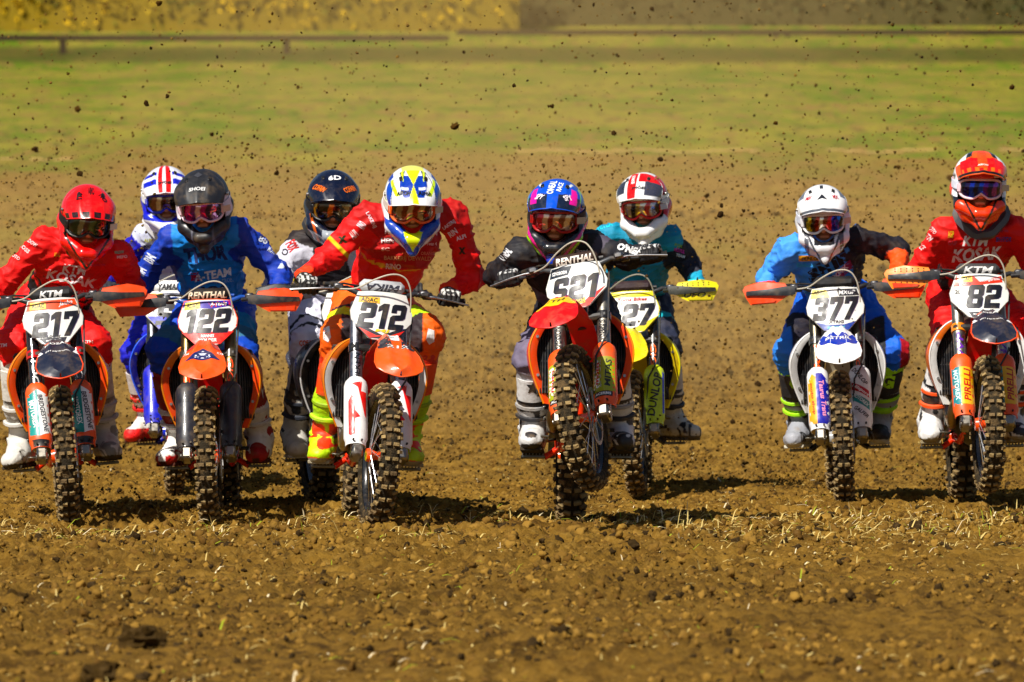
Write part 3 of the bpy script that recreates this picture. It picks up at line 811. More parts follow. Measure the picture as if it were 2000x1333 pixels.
    mb.box((0, 0, 0), (.215, .055, .062), 'cloth' if not c.get('pad_metal') else 'plastic', c.get('pad', '191919'), .02, M=T(0, .335, 1.125) @ RX(-.25))
    if c.get('pad_text'):
        tx = fit(text2(c['pad_text'], .05, .03, .2), c.get('pad_w', .12), .034)
        if c.get('pad_flip'): tx = (-tx[0], tx[1])
        mb.decal(tx, S @ frame_xz((0, .25, 1.123)), 'gloss', c.get('pad_text_col', 'f5f5f5'), mb.bvh(), d=S[:3, :3] @ np.array([0, 1, 0]), back=.1)
    mb.build('bar_pad', hb)
    for sg in (-1, 1):
        mb = MB(S); mb.tube([(sg * .285, .399, 1.097), (sg * .295, .401, 1.097), (sg * .40, .425, 1.090), (sg * .412, .428, 1.089)], [.024, .017, .017, .021], 'rubber', c.get('grip', '1a1a1a'), n=12)
        mb.build('grip', hb)
        mb = MB(S)
        mb.box((sg * .225, .375, 1.103), (.05, .04, .036), 'metal', '55555a', .008)
        mb.box((sg * .205, .345, 1.112), (.045, .045, .03), 'metal', '8a8a8c', .008)
        mb.tube([(sg * .215, .345, 1.10), (sg * .25, .335, 1.10), (sg * .32, .338, 1.092), (sg * .425, .375, 1.078)], [.009, .007, .0065, .007], 'metal', 'b9b9bb', n=8, flat=.7)
        mb.build('lever', hb)
    mb = MB(S)
    mb.tube([(-.26, .37, 1.115), (-.18, .345, 1.128), (-.08, .33, 1.118), (.02, .35, 1.09), (.03, .42, 1.02), (.02, .5, .9)], .005, 'rubber', '18181a', n=8)
    mb.tube([(-.27, .38, 1.118), (-.215, .35, 1.122)], .010, 'rubber', '1a1a1c', n=8)
    mb.build('throttle_cable', hb)
    # handguards
    hg = c.get('handguard')
    for sg in (-1, 1):
        if not hg or (c.get('guard_sides') and sg not in c['guard_sides']): continue
        mb = MB(S); f = guard_fn(sg)
        mb.prism([(.235, .012), (.25, .036), (.375, .050), (.455, .030), (.468, .012), (.452, -.030), (.43, -.066), (.30, -.062), (.235, -.025)], f, .007, 'plastic', hg)
        G = np.array([[np.array(f(u, v)) + np.array([0, w, 0]) for w in (0, .035, .06)] for u, v in ((.25, .038), (.31, .044), (.375, .050), (.42, .04), (.458, .028))])
        mb.sheet(G, .004, 'plastic', hg)
        f2 = guard_fn(sg, .262)
        mb.prism([(.20, .018), (.24, .024), (.34, .012), (.45, .005), (.452, -.016), (.34, -.020), (.235, -.026), (.20, -.02)], f2, .010, 'plastic', c.get('guard_arm', '17171a'))
        f3 = guard_fn(sg, .269)
        mb.prism([(.30, -.045), (.43, -.036), (.425, -.060), (.31, -.056)], f3, .006, 'plastic', c.get('handguard_low', 'e85408'))
        if c.get('guard_holes'):
            for q in range(18):
                u, v = .275 + (q % 6) * .028, .034 - (q // 6) * .012 if q < 12 else -.035
                mb.tube([np.array(f(u, v)) + (0, -.002, 0), np.array(f(u, v)) + (0, .002, 0)], .0035, 'plastic', '2a1408', n=8)
        if c.get('guard_text'):
            mb.decal(fit(text2(c['guard_text'], .05, .02, .25), .12, .026), S @ frame_xz((sg * .34, .2, 1.065)), 'plastic', c.get('guard_text_col', 'eeeeee'), mb.bvh(), d=S[:3, :3] @ np.array([0, 1, 0]), off=.002)
        mb.tube([(sg * .17, .345, 1.095), (sg * .22, .31, 1.098)], .012, 'plastic', c.get('guard_arm', '17171a'), n=8)
        mb.build('handguard', root)
    # number plate
    mb = MB(S); mb.prism(PLATE, plate_fn, .006, 'plastic', c.get('plate', 'e0e0dc'))
    # rim and flange behind
    mb.tube([plate_fn(u * .985, v * .985, -.006) for u, v in PLATE], .006, 'plastic', c.get('plate_rim', 'd4d4d0'), n=6, closed=True)
    def pd(tm, cu, cv, colr, lay, rot=0):
        Pm, F = tm; cr, sr = math.cos(rot), math.sin(rot)
        Q = np.stack([Pm[:, 0] * cr - Pm[:, 1] * sr + cu, Pm[:, 0] * sr + Pm[:, 1] * cr + cv], 1)
        mb.add([plate_fn(u, v, .0009 * lay) for u, v in Q], F, 'plastic', colr)
    for it in c.get('plate_art', []):
        kind, a = it[0], it[1:]
        if kind == 'p': pd(poly2(a[0], .03), 0, 0, a[1], a[2])
        else: pd(fit(text2(a[0], .05, a[6] if len(a) > 6 else .03, a[7] if len(a) > 7 else .15), a[3], a[4]), a[1], a[2], a[5], 3, math.radians(a[8]) if len(a) > 8 else 0)
    n = c['num']
    for pg in number_polys(n, .236 if len(n) == 3 else .180, .124):
        nu, nv = c.get('num_u', 0), c.get('num_v', -.012)
        pd(poly2(pg, .02), nu + .0022, nv - .0012, c.get('num_edge', '5a4a78'), 2); pd(poly2(pg, .02), nu, nv, '12121a', 3)
    mb.build('number_plate', root)
    # front fender
    prof = [(.385, .43, .050), (.375, .55, .058), (.335, .69, .062), (.26, .80, .060), (.16, .868, .056), (.05, .900, .052), (-.06, .900, .062), (-.16, .877, .082), (-.24, .842, .102), (-.30, .805, .112), (-.338, .780, .104), (-.362, .763, .072), (-.378, .752, .030), (-.383, .748, .006)]
    t = np.linspace(0, len(prof) - 1, 40); pr = np.array(prof); pr = np.stack([np.interp(t, np.arange(len(prof)), pr[:, i]) for i in range(3)], 1)
    us = np.linspace(-1, 1, 17)
    G = np.array([[(u * w, y, z - .026 * abs(u) ** 1.6 * (1 if y < .2 else .2) + .012 * math.exp(-((abs(u) - .42) / .16) ** 2) * (1 if y < .1 else 0) + (0 if y < .2 else 0)) for u in us] for y, z, w in pr])
    Cl = np.tile(lin(c.get('fender', 'f04a08')), (40 * 17, 1))
    Gf = G.reshape(-1, 3); Cl[Gf[:, 1] > .18] = lin(c.get('fender_in', 'd02405'))
    if c.get('fender_fn'):
        for i, (x, y, z) in enumerate(Gf):
            r = c['fender_fn'](x, y)
            if r is not None: Cl[i] = lin(r)
    mb = MB(S); mb.sheet(G, .004, 'plastic', Cl)
    mb.tube([g for g in G[22:, 0]] + [g for g in G[::-1][:18, -1]], .004, 'plastic', c.get('fender_rim', c.get('fender', 'f04a08')), n=6)
    bv = mb.bvh(); dn = S[:3, :3] @ np.array([0, .55, -.83])
    for (tx, x, y, w, hh, colr) in c.get('fender_text', []):
        m = np.eye(4); m[:3, 0] = (1, 0, 0); m[:3, 1] = (0, .83, .55); m[:3, 3] = (x, y, .93 if y > -.2 else .90)
        mb.decal(fit(text2(tx, .04, .02, .1), w, hh), S @ m, 'plastic', colr, bv, d=dn, back=.1, off=.0025)
    for (pg, y, colr) in c.get('fender_poly', []):
        m = np.eye(4); m[:3, 0] = (1, 0, 0); m[:3, 1] = (0, .83, .55); m[:3, 3] = (0, y, .90)
        mb.decal(poly2(pg, .02), S @ m, 'plastic', colr, bv, d=dn, back=.1, off=.0014)
    mb.build('front_fender', root)
    # radiators and shrouds
    E = np.array([(.105, .40, .885), (.155, .385, .865), (.205, .375, .815), (.238, .38, .745), (.244, .39, .69), (.232, .41, .62), (.205, .43, .54), (.172, .45, .465)])
    t = np.linspace(0, len(E) - 1, 22); E = np.stack([np.interp(t, np.arange(len(E)), E[:, i]) for i in range(3)], 1)
    for _ in range(2): E[1:-1] = (E[:-2] + 2 * E[1:-1] + E[2:]) / 4
    for sg in (-1, 1):
        m = np.array([sg, 1, 1])
        mb = MB()
        mb.box((sg * .158, .47, .675), (.088, .035, .35), 'plastic', '0d0d0e', .006)
        for q in range(7): mb.box((0, 0, 0), (.010, .030, .33), 'plastic', '17171a', .002, M=T(sg * (.122 + .0125 * q), .445, .675) @ RZ(sg * .5))
        for q in (.54, .66, .79): mb.box((sg * .158, .437, q), (.084, .008, .008), 'plastic', '1a1a1c', .002)
        mb.build('radiator', root)
        back = E * np.array([.55, 1, .55]) + np.array([.075, .42, .36])
        mid = (E + back) / 2 + np.array([.02, 0, 0])
        G = np.array([[a * m, (a * .65 + b_ * .35 + np.array([.004, -.02, 0])) * m, b_ * m, d_ * m] for a, b_, d_ in zip(E, mid, back)])
        mb = MB(); mb.sheet(G, .004, 'plastic', c.get('shroud', 'f05a0c'))
        inn = E - np.array([.034, -.012, .004]) + np.array([0, 0, 0]); n = len(E)
        G = np.array([[a * m, ((a + b_) / 2 + np.array([0, -.004, 0])) * m, b_ * m] for a, b_ in zip(E, inn)])
        mb.sheet(G, .004, 'plastic', np.array([lin(c.get('shroud_in', 'd83a06')) if k > 7 else lin(c.get('shroud', 'f05a0c')) for k in range(n) for _ in range(3)]))
        mb.tube(E * m, .0045, 'plastic', c.get('shroud_edge', c.get('shroud', 'ff7018')), n=8)
        for k in (8, 16): mb.tube([(E[k] + (-.022, -.006, 0)) * m, (E[k] + (-.022, .004, 0)) * m], .007, 'metal', 'a0a0a0', n=10)
        mb.build('shroud', root)
    # tank, seat, panels
    mb = MB(); ys = np.linspace(.42, .80, 9)
    G = np.array([[(w * math.sin(a), y, .66 + hgt * math.cos(a)) for a in np.linspace(-1.7, 1.7, 13)] for y, w, hgt in zip(ys, np.interp(ys, [.42, .6, .8], [.07, .125, .09]), np.interp(ys, [.42, .6, .8], [.20, .26, .25]))])
    mb.sheet(G, .006, 'plastic', c.get('tank', '1a1a1a')); mb.tube([(0, .52, .9), (0, .52, .945)], .03, 'plastic', '1c1c1c'); mb.build('fuel_tank', root)
    mb = MB(); ys = np.linspace(.66, 1.45, 12)
    G = np.array([[(w * math.sin(a), y, z + .035 * (math.cos(a) - 1) * 1.4) for a in np.linspace(-1.9, 1.9, 13)] for y, w, z in zip(ys, np.interp(ys, [.66, 1.1, 1.45], [.06, .09, .07]), np.interp(ys, [.66, .9, 1.45], [.945, .93, .955]))])
    mb.sheet(G, .03, 'cloth', c.get('seat', '181818')); mb.build('seat', root)
    mb = MB(); ys = np.linspace(1.30, 1.82, 10)
    G = np.array([[(u * w, y, z - .03 * u * u) for u in np.linspace(-1, 1, 9)] for y, w, z in zip(ys, np.interp(ys, [1.3, 1.6, 1.82], [.07, .095, .04]), np.interp(ys, [1.3, 1.82], [.89, .97]))])
    mb.sheet(G, .004, 'plastic', c.get('rear', 'f2f2f2')); mb.build('rear_fender', root)
    for sg in (-1, 1):
        mb = MB(); G = np.array([[(sg * (.152 - .02 * q), 1.0 + .45 * q, zz + .12 * q) for zz in (.60, .72, .86)] for q in np.linspace(0, 1, 6)])
        mb.sheet(G, .004, 'plastic', c.get('rear', 'f2f2f2')); mb.build('side_panel', root)
    # frame
    mb = MB(); fc = c.get('frame', 'e04808')
    mb.tube([(0, .36, .93), (0, .46, .80)], .032, 'gloss', fc)
    mb.tube([(0, .44, .86), (0, .50, .60), (0, .54, .42)], .022, 'gloss', fc)
    for sg in (-1, 1):
        mb.tube([(0, .54, .44), (sg * .06, .58, .33), (sg * .075, .70, .285), (sg * .085, .88, .30), (sg * .09, .93, .45), (sg * .085, .86, .70), (sg * .05, .55, .84), (0, .43, .86)], .017, 'gloss', fc)
        mb.tube([(sg * .07, .88, .72), (sg * .05, 1.3, .84), (sg * .05, 1.5, .88)], .012, 'gloss', '222222')
        mb.tube([(sg * .085, .92, .42), (sg * .095, 1.15, .39), (sg * .092, 1.48, .335)], [.035, .026, .02], 'metal', '9a9a9a', flat=.6)
    mb.tube([(0, .86, .78), (0, 1.02, .40)], .032, 'metal', 'c0c0c0')
    mb.build('frame', root)
    mb = MB()
    mb.box((0, .68, .42), (.17, .30, .20), 'metal', '4a4844', .03); mb.box((-.075, .72, .42), (.10, .22, .17), 'metal', '5a564f', .03)
    mb.box((0, .60, .60), (.12, .14, .24), 'metal', '3a3835', .02); mb.box((.075, .66, .40), (.07, .15, .15), 'metal', '6a655c', .03)
    mb.lathe([(-.145, 0.001), (-.145, .05), (-.125, .065), (-.10, .07)], 'metal', '77726a', n=24, M=T(0, .76, .42))
    for q in range(6): mb.box((0, .60, .52 + .028 * q), (.15, .17, .006), 'metal', '33312e', .001)
    mb.build('engine', root)
    mb = MB()
    G = np.array([[(u * .10, .50 + .40 * q, .30 - .04 * math.sin(q * 3.1) + .07 * abs(u) ** 2) for u in np.linspace(-1, 1, 7)] for q in np.linspace(0, 1, 6)])
    G[0, :, 2] += .10; G[1, :, 2] += .01
    mb.sheet(G, .005, 'plastic', c.get('skid', '151515')); mb.build('skid_plate', root)
    mb = MB(); ex = np.array([(-.02, .56, .60), (-.03, .47, .58), (-.09, .43, .53), (-.128, .44, .45), (-.135, .50, .38), (-.12, .62, .36), (-.125, .85, .47), (-.13, 1.1, .60), (-.125, 1.25, .68)])
    t = np.linspace(0, 8, 34); exq = np.stack([np.interp(t, np.arange(9), ex[:, i]) for i in range(3)], 1)
    for _ in range(3): exq[1:-1] = (exq[:-2] + 2 * exq[1:-1] + exq[2:]) / 4
    mb.tube(exq, .024, 'metal', c.get('pipe', 'a08c6a'), n=14)
    mb.tube([(-.112, 1.22, .67), (-.108, 1.27, .685), (-.095, 1.56, .77), (-.095, 1.60, .78)], [.03, .042, .042, .03], 'metal', '8a8a8a', n=16)
    mb.build('exhaust', root)
    for sg in (-1, 1):
        mb = MB()
        mb.tube([(sg * .08, .90, .31), (sg * .15, .88, .262)], .015, 'gloss', fc)
        mb.box((sg * .205, .87, .262), (.115, .045, .014), 'metal', '77736a', .003)
        for q in range(7):
            for w in (-1, 1): mb.box((sg * (.158 + .016 * q), .87 + w * .018, .273), (.005, .006, .014), 'metal', '88847a', .001)
        mb.build('footpeg', root)
    mb = MB(); mb.tube([(-.10, .80, .34), (-.145, .72, .32), (-.15, .62, .325)], .007, 'metal', '8a867c'); mb.box((-.16, .61, .33), (.04, .03, .01), 'metal', '8a867c'); mb.build('brake_pedal', root)
    mb = MB(); mb.tube([(.09, .74, .38), (.125, .68, .37), (.13, .60, .36)], .006, 'metal', '8a867c'); mb.tube([(.12, .60, .36), (.165, .60, .36)], .009, 'rubber', '222222'); mb.build('gear_lever', root)
    mb = MB()
    for z0, z1 in ((.43, .405), (.38, .27)): mb.tube([(.085, .86, z0), (.085, 1.48, z1)], .007, 'metal', '4a443a', n=6)
    mb.lathe([(.082, .07), (.088, .07), (.088, .09), (.082, .09)], 'metal', '55504a', n=30, closed=True, M=T(0, 1.48, .335))
    mb.build('chain', root)
    return root, Mroot, S
# ------------------------------------------------------------------ helmets
_H = {}
def helmet_geo():
    if 'shell' not in _H:
        pr = [('e', (0, .012, .030), (.124, .150, .128), None)]
        for sg in (-1, 1):
            pr += [('c', (sg * .104, .045, -.02), (sg * .090, -.070, -.088), .032, .028, .03), ('c', (sg * .090, -.070, -.088), (sg * .022, -.150, -.118), .028, .026, .03),
                   ('c', (sg * .090, .055, -.06), (sg * .058, -.060, -.138), .034, .026, .04), ('c', (sg * .058, -.060, -.138), (0, -.145, -.176), .026, .018, .03),
                   ('c', (sg * .108, -.03, -.055), (sg * .06, -.115, -.105), .014, .010, .012)]
        pr += [('e', (0, .075, -.03), (.105, .09, .10), None), ('c', (-.02, -.158, -.116), (.02, -.158, -.116), .020, .020, .02)]
        sb = [('e', (0, .000, -.015), (.100, .122, .118), None), ('b', (0, -.13, -.008), (.105, .105, .053), None),
              ('e', (0, .02, -.16), (.078, .10, .09), None)]
        V, F = sdf_mesh(pr, .0044, .02, sb)
        V = smoothv(V, F, 1); _H['shell'] = (V, F)
    return _H['shell']
def goggle_outline(n=64, k=1.0, dy=0.0):
    pts = []
    for i in range(n):
        a = 2 * math.pi * i / n; c, s = math.cos(a), math.sin(a)
        x = .099 * k * math.copysign(abs(c) ** .5, c); z = (.046 * k) * math.copysign(abs(s) ** .6, s)
        if s < 0: z += .026 * math.exp(-(x / .022) ** 2)
        z -= .006; pts.append((x, z))
    return pts
def gog_y(x, z, r=.0): return -.128 - r + 3.6 * x * x + 60 * max(0, abs(x) - .07) ** 2.2 + .12 * abs(z)
def make_helmet(root, M, c):
    V, F = helmet_geo()
    mb = MB(); nz = vnormals(V, F)
    C = np.tile(lin(c['shell']), (len(V), 1))
    def pt(mask, colr): C[mask] = lin(colr)
    x, y, z = V.T; ax = np.abs(x)
    inside = ((x / .106) ** 2 + ((y) / .128) ** 2 + ((z + .012) / .124) ** 2 < 1.0)
    for f, colr in c.get('shell_art', []): pt(f(x, y, z), colr)
    pt(inside & (z < .07), '111113')
    mb.add(V, F, c.get('finish', 'gloss'), C)
    bv = mb.bvh()
    for it in c.get('shell_text', []):
        t, cx, cz, w, h, colr = it[:6]; rot = math.radians(it[6]) if len(it) > 6 else 0; src = it[7] if len(it) > 7 else (0, 1, 0)
        d = unit(src); up = np.array([0, 0, 1.0]); rt = unit(np.cross(d, up)); uu = np.cross(rt, d)
        m = np.eye(4); m[:3, 0] = math.cos(rot) * rt + math.sin(rot) * uu; m[:3, 1] = -math.sin(rot) * rt + math.cos(rot) * uu
        m[:3, 3] = np.array([0, 0, 0]) + rt * cx + uu * cz
        if isinstance(t, str): tm = fit(text2(t, .05, .03, 0, maxedge=.012), w, h)
        else: tm = poly2(t, .012)
        mb.decal(tm, m, 'gloss', colr, bv, d=d, back=.4, off=.0016)
    for sg in (-1, 1):
        mb.tube([(sg * .118, -.035, .052), (sg * .128, -.035, .052)], .008, 'metal', 'b0b0b0', n=10)
    h = mb.build('helmet', root, recalc=True); h.matrix_local = Matrix(M.tolist())
    # peak
    us, vs = np.linspace(-1, 1, 81), np.linspace(0, 1, 44)
    tip = c.get('peak_len', .225); G = np.zeros((44, 81, 3))
    for i, v in enumerate(vs):
        for j, u in enumerate(us):
            wv = .088 + .030 * math.sin(min(1, v * 1.25) * math.pi * .62)
            if v > .8: wv *= 1 - .9 * (v - .8) ** 1.5
            yb = .012 + (.152 - .012) * 0
            xx = wv * math.sin(u * 1.35) / math.sin(1.35)
            arch = 1 - math.cos(u * 1.35)
            y = -.035 - (tip - .035) * v + .075 * (abs(u) ** 2.4) * v + .02 * abs(u)
            z = .166 - .022 * v - .064 * v * v - (.060 - .012 * v) * arch * 1.05
            rr = .005 * math.exp(-((abs(u) - .34) / .07) ** 2) * math.sin(math.pi * v) + (.004 * math.exp(-(u / .10) ** 2) * v)
            G[i, j] = (xx, y, z + rr)
    Cp = np.tile(lin(c.get('peak', c['shell'])), (44 * 81, 1)); uu, vv = np.meshgrid(us, vs); uu, vv = uu.ravel(), vv.ravel()
    for f, colr in c.get('peak_art', []): Cp[f(uu, vv)] = lin(colr)
    mb = MB(); mb.sheet(G, .004, c.get('finish', 'gloss'), Cp)
    mb.tube(list(G[:, 0]) + list(G[-1, 1:]) + list(G[::-1, -1][1:]), .0032, c.get('finish', 'gloss'), c.get('peak_rim', c.get('peak', c['shell'])), n=6)
    for sg in (-1, 1):
        mb.box((0, 0, 0), (.016, .03, .006), 'plastic', '0e0e10', .002, M=T(sg * .055, -.09, .150) @ RY(sg * .45) @ RX(.25))
    bv = mb.bvh()
    for it in c.get('peak_text', []):
        t, cx, cy, w, h_, colr = it[:6]; rot = math.radians(it[6]) if len(it) > 6 else 0
        d = unit((0, .62, -.78)); rt = np.array([1.0, 0, 0]); u2 = np.cross(rt, d)
        m = np.eye(4); m[:3, 0] = math.cos(rot) * rt + math.sin(rot) * u2; m[:3, 1] = -math.sin(rot) * rt + math.cos(rot) * u2
        m[:3, 3] = np.array([cx, -.15, .14]) + u2 * cy
        tm = fit(text2(t, .05, .03, .1 if len(it) < 8 else it[7], maxedge=.012), w, h_) if isinstance(t, str) else poly2(t, .012)
        mb.decal(tm, m, 'gloss', colr, bv, d=d, back=.2, off=.0015 if not isinstance(t, str) else .003)
    mb.build('peak', h)
    # goggles
    mb = MB(); ol = goggle_outline()
    mb.tube([(x, gog_y(x, z, .002), z) for x, z in ol], .0058, 'plastic', c.get('goggle', 'e8e8e8'), n=8, closed=True)
    mb.tube([(x, gog_y(x, z, -.012), z) for x, z in goggle_outline(64, 1.02)], .010, 'rubber', '141414', n=6, closed=True)
    for sg in (-1, 1): mb.box((0, 0, 0), (.010, .022, .04), 'plastic', c.get('goggle', 'e8e8e8'), .003, M=T(sg * .100, -.078, -.004) @ RZ(-sg * .9))
    g = mb.build('goggles', root); g.matrix_local = Matrix(M.tolist())
    rng = np.random.default_rng(c.get('seed', 1))
    mb = MB(); nx, nzz = 33, 9; Vl, Cl = [], []
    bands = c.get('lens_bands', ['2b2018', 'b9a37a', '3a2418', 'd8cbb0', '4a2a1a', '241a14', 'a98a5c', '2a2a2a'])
    for i in range(nx):
        x = -.096 + .192 * i / (nx - 1)
        top = .044 * (1 - min(1, abs(x) / .104) ** 6) - .006; bot = -.051 * (1 - min(1, abs(x) / .104) ** 6) + .026 * math.exp(-(x / .024) ** 2)
        for j in range(nzz):
            z = bot + (top - bot) * j / (nzz - 1)
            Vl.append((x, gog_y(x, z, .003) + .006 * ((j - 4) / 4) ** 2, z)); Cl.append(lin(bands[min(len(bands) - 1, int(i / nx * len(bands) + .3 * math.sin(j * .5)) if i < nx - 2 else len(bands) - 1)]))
    Fl = [(i * nzz + j, (i + 1) * nzz + j, (i + 1) * nzz + j + 1, i * nzz + j + 1) for i in range(nx - 1) for j in range(nzz - 1)]
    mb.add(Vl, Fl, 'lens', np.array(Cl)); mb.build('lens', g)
    mb = MB(); mb.box((0, 0, 0), (.040, .0012, .030), 'gloss', 'b9b2a6', .0004, M=T(.118, -.086, -.002) @ RZ(.5)); mb.build('tear_off_tab', g)
    mb = MB(); th = np.linspace(.92, 2 * math.pi - .92, 50)
    G = np.array([[(.1275 * math.sin(a) * (1.0 + .0), .012 - .1545 * math.cos(a), .004 + w + .02 * (1 - math.cos(a)) * .3) for w in (-.019, 0, .019)] for a in th])
    sc = np.array([[1, 1, 1.0]]); G[:, :, :2] *= 1.005
    mb.sheet(G, .003, 'cloth', c.get('strap', 'e8e8e8')); mb.build('strap', g)
    return h

# ------------------------------------------------------------------ rider
def fit_joint(A, B, px, py, d0, la, lb, lo, hi):
    best = None
    for q in np.linspace(lo, hi, 60):
        E = W(px, py, d0 + q); e = (np.linalg.norm(E - A) - la) ** 2 + (np.linalg.norm(E - B) - lb) ** 2
        if best is None or e < best[0]: best = (e, E)
    return best[1]
def folds(V, F, amp, f=11.0, seed=0.0, f2=26.0):
    N = vnormals(V, F)
    w = vnoise3(V + seed, 5.0)[:, None] * .12
    n1 = 1 - np.abs(vnoise3(V * np.array([1, 1, 1.5]) + w + seed, f) - .5) * 2
    n2 = 1 - np.abs(vnoise3(V * np.array([.7, 1, 1.6]) + w + seed + 3, f2) - .5) * 2
    g = vnoise3(V + seed * 2, 4.0)
    return V + N * ((n1 ** 4 - .35) * amp * (.6 + .8 * g) + (n2 ** 3 - .4) * amp * .6)[:, None]
def seg_t(V, a, b):
    ab = b - a; t = ((V - a) @ ab) / (ab @ ab); tc = np.clip(t, 0, 1)
    return t, np.linalg.norm(V - a - tc[:, None] * ab, axis=1)

def make_glove(root, Mw, elbow, sg, c):
    """five-fingered glove closed round a grip; Mw = grip frame (x along the bar outwards-right)"""
    inv = np.linalg.inv(Mw); e = xf(inv, elbow)[0]
    ang = math.atan2(e[2], e[1]) - math.radians(32); ang = max(-.75, min(.75, ang))
    Mh = Mw @ RX(ang) @ SC(sg, 1, 1)
    pr = []
    kn = []
    for i, x in enumerate((-.034, -.012, .011, .032)):
        L = (1.0, 1.06, 1.02, .86)[i]; k = .022 * L
        a = (x * 1.02, -.006, .040 - .002 * abs(i - 1)); b = (x * .98, -.006 - .034 * L, .026); cc = (x * .95, -.036, -.002 - .004 * L); dd = (x * .92, -.020, -.024)
        r = (.0118, .0122, .0118, .0105)[i]
        pr += [('c', a, b, r + .002, r, .006), ('c', b, cc, r, r * .95, .004), ('c', cc, dd, r * .95, r * .85, .004)]
        pr += [('c', (x * .7, .055, .040), a, .015, r + .003, .012)]
    pr += [('c', (-.022, .062, .040), (.020, .062, .040), .018, .018, .015), ('c', (0, .062, .038), (0, .105, .058), .027, .028, .02)]
    # thumb leaves the side of the palm on the inner side and closes under the bar
    pr += [('c', (-.030, .045, .030), (-.050, .022, .006), .015, .0135, .012), ('c', (-.050, .022, .006), (-.047, -.006, -.018), .0135, .0115, .005), ('c', (-.047, -.006, -.018), (-.036, -.024, -.022), .0115, .0098, .004)]
    V, F = sdf_mesh(pr, .0042, .008)
    C = np.tile(lin(c.get('glove', '18181a')), (len(V), 1))
    x, y, z = V.T
    if c.get('glove2'):
        m = (z > .018) & (y < .05) & (np.abs(((x + .1) / .0225) % 1 - .5) < .30) & (vnoise3(V, 60) > .35); C[m] = lin(c['glove2'])
    if c.get('glove_cuff'): C[y > .070] = lin(c['glove_cuff'])
    mb = MB(Mh); mb.add(V, F, 'cloth', C)
    if c.get('glove3'):
        for i, xx in enumerate((-.034, -.012, .011, .032)): mb.box((xx * .98, -.030, .038), (.014, .016, .005), 'plastic', c['glove3'], .002)
    mb.build('glove', root)
    return xf(Mh, (0, .100, .056))[0]

def make_boot(root, knee, ankle, heel, toe, up, c, sd):
    ft = unit(toe - heel); side = np.cross(ft, up)
    top = ankle + (knee - ankle) * .82
    sh = unit(top - ankle)
    pr = [('c', top, ankle + (top - ankle) * .45, .078, .074, .02), ('c', ankle + (top - ankle) * .45, ankle, .073, .061, .03), ('c', ankle, heel + up * .05, .060, .047, .03),
          ('c', heel + up * .05, heel + ft * .10 + up * .055, .047, .054, .03), ('c', ankle + ft * .02, heel + ft * .15 + up * .055, .055, .050, .04), ('c', heel + ft * .12 + up * .050, toe + up * .040, .054, .038, .03),
          ('c', toe + up * .038 - ft * .02 + side * .018, toe + up * .038 - ft * .02 - side * .018, .038, .038, .02)]
    V, F = sdf_mesh(pr, .0062, .02)
    hgt = (V - heel) @ up
    V = V + np.maximum(0, -hgt + .002)[:, None] * up
    V = folds(V, F, .0035, 14, 5 + sd)
    t, dd = seg_t(V, ankle, top); al = (V - heel) @ ft; hh = (V - heel) @ up
    fr = (V - ankle) @ np.array([0, -1, 0]); lat = (V - ankle) @ side
    C = np.tile(lin(c['boot'][0]), (len(V), 1)); C2, C3 = lin(c['boot'][1]), lin(c['boot'][2])
    n = vnoise3(V, 16)
    C[(t > .52) & (t < .60)] = C2; C[(t > .25) & (t < .31)] = C2
    C[(n > .66) & (t > .05)] = C2
    C[(hh < .09) & (al > .16) & (np.abs(n - .5) < .07)] = C2
    C[t > .93] = C3
    C[(hh < .022)] = lin(c.get('sole', '2a2620'))
    for f, colr in c.get('boot_art', []): C[f(t, al, hh, lat, fr)] = lin(colr)
    mb = MB(); mb.add(V, F, 'boot', C)
    bv = mb.bvh()
    def P(tt, r, a): return None
    # sole welt, shin plate, straps and buckles
    for q in np.linspace(.01, .25, 9):
        mb.box((0, 0, 0), (.104 if q > .05 else .085, .020, .018), 'rubber', c.get('sole', '2a2620'), .003, M=np.array([[*np.r_[side, 0]], [*np.r_[ft, 0]], [*np.r_[up, 0]], [0, 0, 0, 1]]).T @ T(0, 0, 0) if False else frame4(side, ft, up, heel + ft * (q - .03) + up * .004))
    fv = unit(np.cross(side, sh)); fv = fv if fv[1] < 0 else -fv
    if c.get('shin'):
        for lo_, hi_, colr in ((.60, .96, c['shin']),):
            G = np.array([[ankle + sh * np.linalg.norm(top - ankle) * q + .083 * (math.sin(a) * side * 1.0 + math.cos(a) * fv) for a in np.linspace(-.95, .95, 9)] for q in np.linspace(lo_, hi_, 8)])
            mb.sheet(G, .006, 'boot', colr)
        bv = mb.bvh()
    if c.get('shin_text'):
        pos = ankle + (top - ankle) * .72; m = frame_xz(pos + np.array([0, -.15, 0]), math.atan2(-sh[0], sh[2]))
        art = c['shin_text']; tm = fit(text2(art, .05, .06, .0), .075, .075) if isinstance(art, str) else poly2(art, .02)
        mb.decal(tm, m, 'boot', c.get('shin_text_col', '101010'), bv, off=.002, back=.2)
    fv = unit(np.cross(side, sh)); fv = fv if fv[1] < 0 else -fv
    for k, q in enumerate((.30, .48, .08)):
        base = ankle + sh * np.linalg.norm(top - ankle) * q; r = .076 if q > .2 else .066
        arc = [base + r * 1.03 * (math.sin(a) * side * sd + math.cos(a) * fv) for a in np.linspace(-1.3, 1.9, 12)]
        mb.tube(arc, .012, 'boot', c.get('strap', [c['boot'][1]])[k % len(c.get('strap', [1]))] if c.get('strap') else c['boot'][1], n=6, flat=None)
        bp = base + r * 1.12 * (math.sin(.8) * side * sd + math.cos(.8) * fv)
        mb.box((0, 0, 0), (.034, .012, .022), 'metal', '8d8d8d', .004, M=frame4(unit(math.cos(.8) * side * sd - math.sin(.8) * fv), -unit(math.sin(.8) * side * sd + math.cos(.8) * fv), sh, bp))
    mb.build('boot', root)
